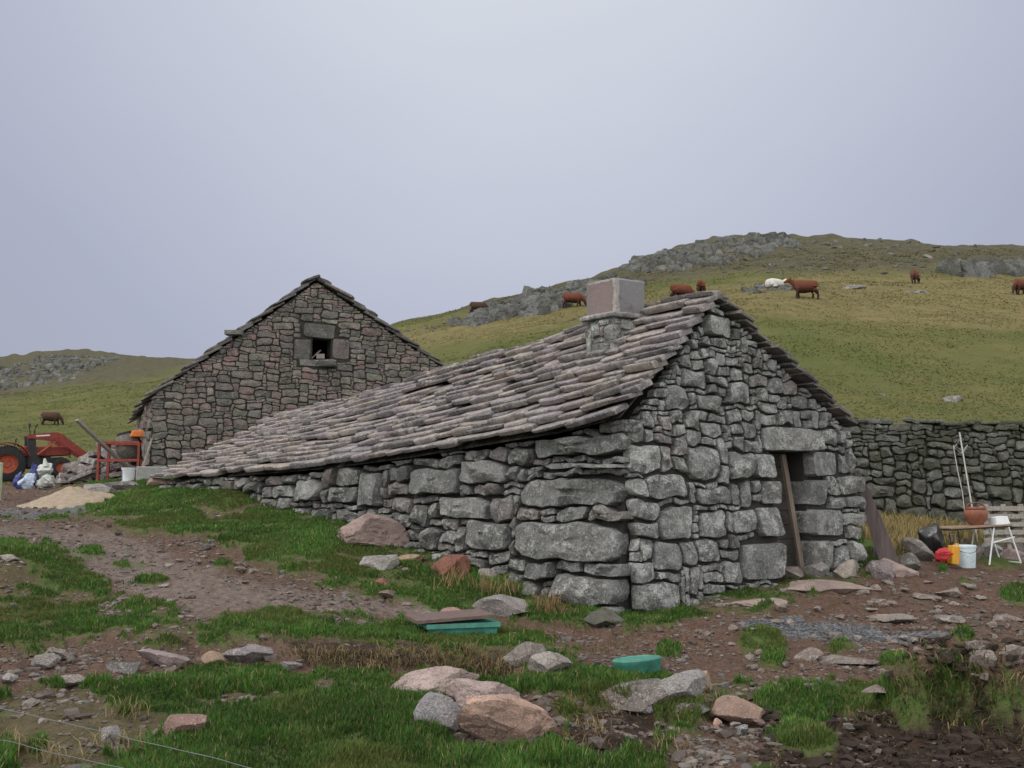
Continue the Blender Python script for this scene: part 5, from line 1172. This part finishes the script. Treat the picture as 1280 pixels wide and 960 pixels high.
# ------------------------------------------------------------------ tractor
TG = at(7, 31.5); th = math.radians(33); c_, s_ = math.cos(th), math.sin(th); ph_ = .10
TX = (.80*np.array([[c_, -s_, 0], [s_, c_, 0], [0, 0, 1]])@np.array([[math.cos(ph_), 0, -math.sin(ph_)], [0, 1, 0], [math.sin(ph_), 0, math.cos(ph_)]]), np.array(TG))
trac = thing('tractor', 'old red tractor with front loader arms and orange red wheel rims', 'tractor', TG)
def tp(name, mat, fn, parent=trac, **k):
    mb = MB(TX); fn(mb); return mb.build(name, mat, parent, **k)
def wheel(x, y, r, w_, nm):
    ty = tp('wheel', M_black, lambda m: m.lathe((x, y, r), [(r*.55, -w_/2), (r*.8, -w_/2), (r*.96, -w_*.38), (r, -w_*.2), (r, w_*.2), (r*.96, w_*.38), (r*.8, w_/2), (r*.55, w_/2), (r*.55, -w_/2)], 36, 'y'), angle=40)
    def lugs(m):
        for k in range(22):
            for sg in (-1, 1):
                a = 2*math.pi*(k+.25*sg)/22; ca, sa = math.cos(a), math.sin(a)
                m.box((x+ca*r*1.0, y+sg*w_*.22, r+sa*r*1.0), (.05*r/.6, w_*.42, .045), [[ca, 0, -sa], [0, 1, 0], [sa, 0, ca]])
    tp('tread', M_black, lugs, ty)
    tp('rim', M_redor, lambda m: m.lathe((x, y, r), [(.001, -w_*.12), (r*.2, -w_*.15), (r*.24, -w_*.05), (r*.46, -w_*.1), (r*.53, -w_*.42), (r*.57, -w_*.44), (r*.57, w_*.44), (r*.5, w_*.3), (.001, w_*.2)], 30, 'y'), ty, angle=40)
for y in (-.72, .72): wheel(0, y, .68, .34, 'rear')
for y in (-.62, .62): wheel(1.95, y, .38, .2, 'front')
tp('chassis', M_dkmetal, lambda m: (m.box((.95, 0, .62), (2.3, .42, .38)), m.box((1.2, 0, .82), (.9, .36, .3)), m.box((0, 0, .68), (.5, 1.1, .3)), m.box((1.95, 0, .42), (.16, 1.1, .14))))
def hood(m):
    m.prism([(.55, .92), (2.35, .85), (2.38, 1.12), (2.2, 1.24), (.6, 1.34)], .52, lambda x, y, z: (x, y, z))
o = tp('hood', M_red, hood); bv = o.modifiers.new('b', 'BEVEL'); bv.width = .04; bv.segments = 3
tp('grille', M_dkmetal, lambda m: [m.box((2.385, 0, .78+k*.05), (.03, .46, .03)) for k in range(7)])
for y in (-.72, .72):
    def fen(m, y=y):
        pts = [(.84*math.cos(a), .70+.80*math.sin(a)) for a in np.linspace(.25, 2.5, 12)]
        for a, b in zip(pts[:-1], pts[1:]): m.bar((a[0], y, a[1]), (b[0], y, b[1]), .4, .025, up=(0, 0, 1))
    tp('fender', M_red, fen)
tp('seat', M_black, lambda m: (m.box((-.1, 0, 1.12), (.42, .46, .1)), m.box((-.32, 0, 1.34), (.08, .46, .42)), m.box((-.05, 0, .98), (.2, .2, .2))))
tp('steering_wheel', M_black, lambda m: (m.tube([(.42+.05*math.cos(a)-.0, .19*math.sin(a), 1.5+.18*math.cos(a)) for a in np.linspace(0, 6.283, 20)], .015, 6), m.tube([(.62, 0, 1.2), (.42, 0, 1.5)], .02, 6)))
tp('exhaust_pipe', M_dkmetal, lambda m: m.tube([(1.15, .16, 1.2), (1.15, .16, 1.95), (1.22, .16, 2.15), (1.30, .16, 2.2)], .035, 10))
def tower(m):
    for y in (-.48, .48): m.prism([(.75, .5), (1.25, .5), (.98, 1.75), (.82, 1.75)], .1, lambda x, yy, z, y=y: (x, y+yy, z))
tp('loader_tower', M_dkmetal, tower)
for y in (-.56, .56):
    ar = tp('loader_arm', M_red, lambda m, y=y: m.prism([(.80, 1.62), (.80, 1.78), (1.9, 1.80), (2.05, 1.72), (3.15, .72), (3.0, .58), (1.75, 1.52), (1.4, 1.6)], .09, lambda x, yy, z: (x, y+yy, z)))
    tp('white_stripe', M_white, lambda m, y=y: m.box((1.35, y, 1.70), (.5, .1, .05)), ar)
    tp('ram', M_redor, lambda m, y=y: (m.tube([(1.12, y, .95), (1.6, y, 1.28)], .045, 8), m.tube([(1.6, y, 1.28), (1.88, y, 1.5)], .028, 8)), ar)
tp('loader_fork', M_red, lambda m: (m.box((3.1, 0, .55), (.12, 1.3, .35)), *[m.bar((3.1, y, .42), (3.7, y, .3), .05) for y in (-.5, -.17, .17, .5)]))
tp('mirror', M_dkmetal, lambda m: (m.tube([(.9, -.5, 1.75), (.88, -.52, 2.1)], .02, 6), m.box((.9, -.52, 2.15), (.08, .14, .12))))

# ------------------------------------------------------------------ rack, mixer, timber by the barn
g = at(122, 28.2); g2 = at(172, 28.0); d_ = (Vector((g2.x, g2.y, 0))-Vector((g.x, g.y, 0))); 
t = thing('steel_rack', 'red painted open steel frame standing beside the barn corner', 'frame', g)
bx_ = Vector((0, .7, 0)); zt_ = g.z+1.12; zm_ = g.z+.62
for nm, a, b in (('post', (g.x, g.y, g.z-.02), (g.x, g.y, zt_+.05)), ('post', (g2.x, g2.y, min(g2.z, zm_)-.02), (g2.x, g2.y, zt_)), ('post', tuple(g+bx_), (g.x, g.y+.7, zt_)), ('top_rail', (g.x, g.y, zt_), (g2.x, g2.y, zt_)), ('lower_rail', (g.x, g.y, zm_), (g2.x, g2.y, zm_)), ('side_rail', (g.x, g.y, zt_), (g.x, g.y+.7, zt_)), ('top_rail', (g.x, g.y+.7, zt_), (g2.x, g2.y+.7, zt_))):
    mb = MB(); mb.bar(a, b, .07); mb.build(nm, M_red, t)
g = at(163, 29.2); t = thing('cement_mixer', 'cement mixer with grey brown drum and orange motor cover behind the red frame', 'cement mixer', g)
mb = MB(); mb.lathe((0, 0, 0), [(.001, -.05), (.2, -.05), (.36, .12), (.38, .40), (.30, .68), (.24, .70)], 24); TLm = np.array([[math.cos(.35), 0, math.sin(.35)], [0, 1, 0], [-math.sin(.35), 0, math.cos(.35)]]); TLm = np.array([[math.cos(-.25), 0, math.sin(-.25)], [0, 1, 0], [-math.sin(-.25), 0, math.cos(-.25)]])
mb.V = [mb.V[0]@TLm.T+np.array([g.x, g.y, g.z+.52])]; dr_ = mb.build('drum', M_drum, t, angle=40)
mb = MB(); mb.lathe((0, 0, 0), [(.24, .70), (.27, .70), (.27, .76), (.24, .76), (.24, .70)], 24); mb.V = [mb.V[0]@TLm.T+np.array([g.x, g.y, g.z+.52])]; mb.build('rim', M_dkmetal, dr_)
mb = MB(); mb.box((g.x+.22, g.y-.1, g.z+1.22), (.46, .34, .2), rotz(.3), taper=.8); o = mb.build('motor_cover', M_orange, t); bv = o.modifiers.new('b', 'BEVEL'); bv.width = .04; bv.segments = 2
mb = MB()
for a, b in (((-.45, -.2, 0), (-.05, 0, .75)), ((-.45, .3, 0), (-.05, .2, .75)), ((.5, -.2, 0), (.15, 0, .75)), ((.5, .3, 0), (.35, .1, 1.08)), ((-.45, -.2, .05), (-.45, .3, .05)), ((.5, -.2, .05), (.5, .3, .05))): mb.tube([g+Vector(a), g+Vector(b)], .03, 8)
mb.build('stand', M_redor, t)
mb = MB(); b_ = P(96, 525, 27.6); a_ = P(168, 592, 28.9); a_.z = Hs(a_.x, a_.y)+.05; mb.bar(a_, b_, .20, .06); tag(mb.build('timber_plank', M_wood_grey), 'long grey timber plank propped slantwise across the red frame', 'plank')
mb = MB(); a_ = P(174, 604, 26.3); a_.z = Hs(a_.x, a_.y); b_ = P(190, 548, 26.42); mb.tube([a_, b_], [.04, .03], 8); tag(mb.build('wooden_pole', M_wood_grey), 'short wooden pole leaning against the left corner of the barn', 'pole')
g = at(190, 25.4); mb = MB(); mb.box((g.x, g.y, g.z+.16), (.75, .3, .38), rotz(.25)); o = mb.build('concrete_block', M_conc); bv = o.modifiers.new('b', 'BEVEL'); bv.width = .02; tag(o, 'grey concrete block at the foot of the barn corner', 'block')
g = at(160, 25.8); t = thing('paint_bucket', 'white bucket with a dark blue side standing under the red frame', 'bucket', g)
mb = MB(); mb.lathe(g, [(.001, 0), (.15, 0), (.17, .33), (.178, .34), (.178, .36), (.16, .36), (.14, .03), (.001, .03)], 24); mb.build('body', M_white, t, angle=40)
mb = MB()
qs = np.linspace(2.6, 4.0, 9); V = [(g.x+(.153+.06*z)*math.cos(q), g.y+(.153+.06*z)*math.sin(q), g.z+z) for z in (.03, .3) for q in qs]; mb.add(V, [(k, k+1, k+10, k+9) for k in range(8)]); mb.build('blue_label', M_blue, t)
g = at(54, 27.2); mb = MB()
for s0_, c_0, sdd in (((.30, .26, .22), (0, .1, .2), 601), ((.2, .18, .2), (-.02, .1, .52), 602)):
    rs_, fc_ = rock_shape(4, 2, .34, seed=sdd); mb.add(rs_*np.array(s0_)+np.array(g)+np.array(c_0), fc_)
mb.tube([g+Vector((0, .1, .6)), g+Vector((-.04, .1, .82))], [.09, .03], 8); tag(mb.build('white_sack', M_sack, angle=60), 'knotted full white sack standing before the tractor', 'sack')
for (a, dd_, s0_, lb, mt, sdd) in ((34, 27.2, (.22, .2, .24), 'slumped pale blue plastic sack left of the knotted white sack', M_paleblue, 611), (24, 27.6, (.14, .14, .26), 'dark blue plastic drum like sack at the tractor rear wheel', M_blue, 612), (43, 28.0, (.12, .12, .40), 'upright violet blue plastic sheet behind the white sack', M_blue, 613)):
    g = at(a, dd_); mb = MB(); rs_, fc_ = rock_shape(4, 2, .36, seed=sdd); mb.add(rs_*np.array(s0_)+np.array(g)+np.array([0, 0, s0_[2]*.85]), fc_); tag(mb.build('sack', mt, angle=29), lb, 'sack')
g = at(-3, 23.0); mb = MB(); mb.box((g.x, g.y, g.z+.38), (.16, .14, .95)); o = mb.build('fence_post', M_post); bv = o.modifiers.new('b', 'BEVEL'); bv.width = .02; tag(o, 'pale green post cut off by the left picture edge', 'post')
# sand heap
g = G(62, 637); n_ = 40; V = []; Fq = []
for i in range(n_):
    for k in range(56):
        a = 2*math.pi*k/56; q = i/(n_-1); x = g.x-.15+q*1.15*math.cos(a); y = g.y+1.3+q*1.1*math.sin(a); hgt = .36*(1-q)**.9*(1+.35*mn.noise(Vector((x*1.5, y*1.5, 0))))+.04*mn.noise(Vector((x*6, y*6, 0)))-.05*q
        V.append((x, y, hgt-.02))
for i in range(n_-1):
    for k in range(56): a = i*56+k; b = i*56+(k+1) % 56; Fq.append((a, a+56, b+56, b))
V = np.array(V); V[:, 2] = H(V[:, 0], V[:, 1])+np.maximum(-.06, V[:, 2])
mb = MB(); mb.add(V, Fq); tag(mb.build('sand_heap', M_sand, smooth=True), 'low heap of pale building sand at the end of the track', 'sand heap')
# slab heap
for k in range(80):
    a = rnd.uniform(84, 176); D_ = 29.8+rnd.uniform(-.8, .8); g = at(a, D_); lv = rnd.random()*(1-abs(a-125)/58)*1.15*(1-abs(D_-30)/1.4)
    mb = MB(); th_ = rnd.uniform(-.5, .5); rr_ = rotz(rnd.uniform(-.6, .6))@np.array([[math.cos(th_), 0, -math.sin(th_)], [0, 1, 0], [math.sin(th_), 0, math.cos(th_)]])
    slabq(mb, (g.x, g.y, g.z+max(0, lv)), rnd.uniform(.4, .85), rnd.uniform(.3, .6), rnd.uniform(.07, .16), tone([(.22, .20, .19), (.19, .18, .175), (.26, .24, .22), (.25, .20, .18)], .15), rot=rr_, n=4, rg=.03)
    tag(mb.build('roof_slab', M_roof, angle=35), 'rough grey roofing slab lying jumbled in the heap before the barn', 'slab', 'slabs in the heap left of the barn')
# wire fence
t = thing('wire_fence', 'sagging two strand wire fence crossing the lower left corner', 'wire fence', (-3.2, 4.6, 0))
pa = P(-190, 840, 5.2); pb = P(660, 1040, 3.6)
def wline(k0, k1, dr, nz_):
    pts = []
    A_ = P(-190, k0, 5.2); B_ = P(660, k1, 3.6)
    for i in range(60): q = i/59; p = A_.lerp(B_, q); p.z += -dr*math.sin(math.pi*q)+.006*mn.noise(Vector((q*14, nz_, 0)))*2; pts.append(p)
    return pts
for k0, k1, dr, s_ in ((840, 1040, .0, 1), (884, 1072, .0, 5)):
    mb = MB(); mb.tube(wline(k0, k1, dr, s_), .0016, 6); mb.build('wire', M_wire, t)
for q in (pa, pb):
    mb = MB(); zg = Hs(q.x, q.y); mb.tube([(q.x, q.y, zg-.2), (q.x, q.y, q.z+.12)], .05, 10); mb.build('post', M_wood_grey, t)

# ------------------------------------------------------------------ cattle
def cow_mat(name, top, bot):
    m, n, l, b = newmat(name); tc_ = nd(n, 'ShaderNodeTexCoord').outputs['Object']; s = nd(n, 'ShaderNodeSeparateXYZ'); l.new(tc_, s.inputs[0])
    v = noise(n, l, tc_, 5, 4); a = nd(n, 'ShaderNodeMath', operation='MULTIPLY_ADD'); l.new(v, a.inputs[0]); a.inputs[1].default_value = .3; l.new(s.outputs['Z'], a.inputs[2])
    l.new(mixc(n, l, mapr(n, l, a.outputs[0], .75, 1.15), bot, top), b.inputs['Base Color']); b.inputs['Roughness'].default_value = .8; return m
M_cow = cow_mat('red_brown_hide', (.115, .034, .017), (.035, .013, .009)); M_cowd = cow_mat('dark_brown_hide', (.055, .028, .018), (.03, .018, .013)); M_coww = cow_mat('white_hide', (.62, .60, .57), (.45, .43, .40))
def ring_loft(m, secs, n=16):
    V = []; Fc = []
    for (x, y, z, ry, rz, nx, nz_) in secs:
        for k in range(n): a = 2*math.pi*k/n; V.append((x-nz_*0+math.sin(a)*rz*(-nx), y+math.cos(a)*ry, z+math.sin(a)*rz*nz_))
    for i in range(len(secs)-1):
        for k in range(n): a = i*n+k; b = i*n+(k+1) % n; Fc.append((a, b, b+n, a+n))
    Fc += [tuple(range(n))[::-1], tuple((len(secs)-1)*n+k for k in range(n))]; m.add(V, Fc)
def cow_mesh(pose):
    m = MB()
    ring_loft(m, [(-.82, 0, 1.16, .08, .12, 0, 1), (-.78, 0, 1.12, .20, .24, 0, 1), (-.6, 0, 1.06, .27, .34, 0, 1), (-.3, 0, .97, .33, .42, 0, 1), (.05, 0, .94, .36, .45, 0, 1), (.4, 0, .95, .31, .45, 0, 1), (.62, 0, 1.0, .24, .37, 0, 1), (.76, 0, 1.04, .16, .28, 0, 1)])
    if pose == 'stand':
        nk = [(.62, 0, 1.12, .15, .26), (.85, 0, 1.22, .12, .20), (1.02, 0, 1.34, .10, .15)]; hd = [(1.0, 0, 1.40, .12, .13), (1.12, 0, 1.36, .12, .13), (1.28, 0, 1.28, .085, .10), (1.42, 0, 1.21, .075, .075), (1.46, 0, 1.19, .05, .05)]; ear = (1.02, 1.46)
    else:
        nk = [(.62, 0, 1.02, .15, .26), (.88, 0, .84, .12, .19), (1.04, 0, .60, .10, .14)]; hd = [(1.02, 0, .56, .11, .12), (1.08, 0, .44, .115, .12), (1.14, 0, .28, .085, .09), (1.18, 0, .14, .075, .07), (1.19, 0, .10, .05, .05)]; ear = (1.0, .58)
    def chain(ch):
        for i in range(len(ch)): pass
        secs = []
        for i, (x, y, z, ry, rz) in enumerate(ch):
            a = ch[max(i-1, 0)]; b = ch[min(i+1, len(ch)-1)]; dx, dz = b[0]-a[0], b[2]-a[2]; q = math.hypot(dx, dz); secs.append((x, y, z, ry, rz, dz/q, dx/q))
        ring_loft(m, secs, 12)
    chain(nk); chain(hd)
    for sg in (-1, 1):
        m.tube([(ear[0], sg*.09, ear[1]), (ear[0]-.02, sg*.17, ear[1]+.01), (ear[0]-.03, sg*.24, ear[1]-.02)], [.03, .05, .015], 8)
        m.tube([(ear[0]+.02, sg*.07, ear[1]+.06), (ear[0]+.05, sg*.13, ear[1]+.13)], [.025, .018], 6)
    for sg in (-1, 1):
        o1 = .06*sg
        m.tube([(.52+o1*.3, sg*.17, .85), (.52+o1, sg*.17, .60), (.53+o1*1.6, sg*.16, .40), (.52+o1*2, sg*.16, .38), (.52+o1*2.2, sg*.16, .10), (.55+o1*2.2, sg*.16, .0)], [.15, .10, .085, .08, .065, .08], 10)
        m.tube([(-.58, sg*.17, .95), (-.52-o1, sg*.19, .70), (-.70-o1*1.5, sg*.17, .47), (-.70-o1*2, sg*.16, .42), (-.66-o1*2, sg*.16, .10), (-.62-o1*2, sg*.16, .0)], [.24, .18, .095, .085, .065, .08], 10)
    m.tube([(-.80, 0, 1.25), (-.90, 0, 1.15), (-.91, 0, .85), (-.89, 0, .60), (-.88, 0, .45)], [.045, .035, .022, .04, .02], 6)
    return m
def lying():
    m = MB()
    ring_loft(m, [(-.82, 0, .34, .08, .12, 0, 1), (-.7, 0, .34, .28, .30, 0, 1), (-.3, 0, .38, .36, .38, 0, 1), (.2, 0, .38, .34, .38, 0, 1), (.5, 0, .38, .27, .34, 0, 1), (.7, 0, .45, .15, .24, 0, 1), (.85, 0, .62, .12, .18, 0, 1), (.98, 0, .72, .11, .12, 0, 1), (1.1, 0, .68, .1, .11, 0, 1), (1.3, 0, .58, .07, .07, 0, 1)])
    for sg in (-1, 1): m.tube([(.5, sg*.2, .2), (.75, sg*.28, .08), (.45, sg*.3, .06)], [.1, .06, .05], 8); m.tube([(-.5, sg*.25, .3), (-.15, sg*.42, .1), (-.5, sg*.42, .07)], [.18, .08, .05], 8); m.tube([(.95, sg*.09, .78), (.93, sg*.22, .78)], [.04, .015], 6)
    return m
cowcache = {}
def cow(px, py, yaw, pose, mat, label, D=None, s=1.0):
    g = G(px, py) if D is None else at(px, D)
    key = (pose, mat.name)
    if key not in cowcache:
        m = lying() if pose == 'lie' else cow_mesh(pose); o = m.build('cow', mat, None, smooth=True, loc=(0, 0, 0)); rm = o.modifiers.new('r', 'REMESH'); rm.mode = 'VOXEL'; rm.voxel_size = .035; rm.use_smooth_shade = True
        sm = o.modifiers.new('s', 'SMOOTH'); sm.factor = .5; sm.iterations = 3; cowcache[key] = o
    else: o = cowcache[key].copy(); C.objects.link(o)
    o.location = (g.x, g.y, Hs(g.x, g.y)-.14); o.rotation_euler = (0, 0, yaw); o.scale = (s, s, s)
    return tag(o, label, 'cow', 'cattle on the hill')
cow(1007, 373, math.pi+.05, 'stand', M_cow, 'largest red brown cow standing side on and facing left above the cottage gable')
cow(1144, 354, math.pi+.95, 'graze', M_cow, 'small red brown cow grazing right of the standing cow')
cow(1277, 368, math.pi+.55, 'graze', M_cow, 'red brown cow with lowered head cut off by the right picture edge')
cow(852, 376, .25, 'graze', M_cow, 'red brown cow just above the ridge, left of the small end on cow')
cow(877, 370, 1.2, 'stand', M_cow, 'tiny red brown cow seen nearly end on above the ridge')
cow(716, 384, -.1, 'graze', M_cow, 'red brown cow beside the left edge of the chimney below the cliff')
cow(63, 531, .15, 'graze', M_cowd, 'dark brown cow grazing on the slope behind the tractor', s=.8)
cow(969, 359, .4, 'lie', M_coww, 'white cow lying on the flat rocks left of the standing cow')
cow(598, 393, .1, 'graze', M_cowd, 'small dark cow among the rocks of the cliff band')
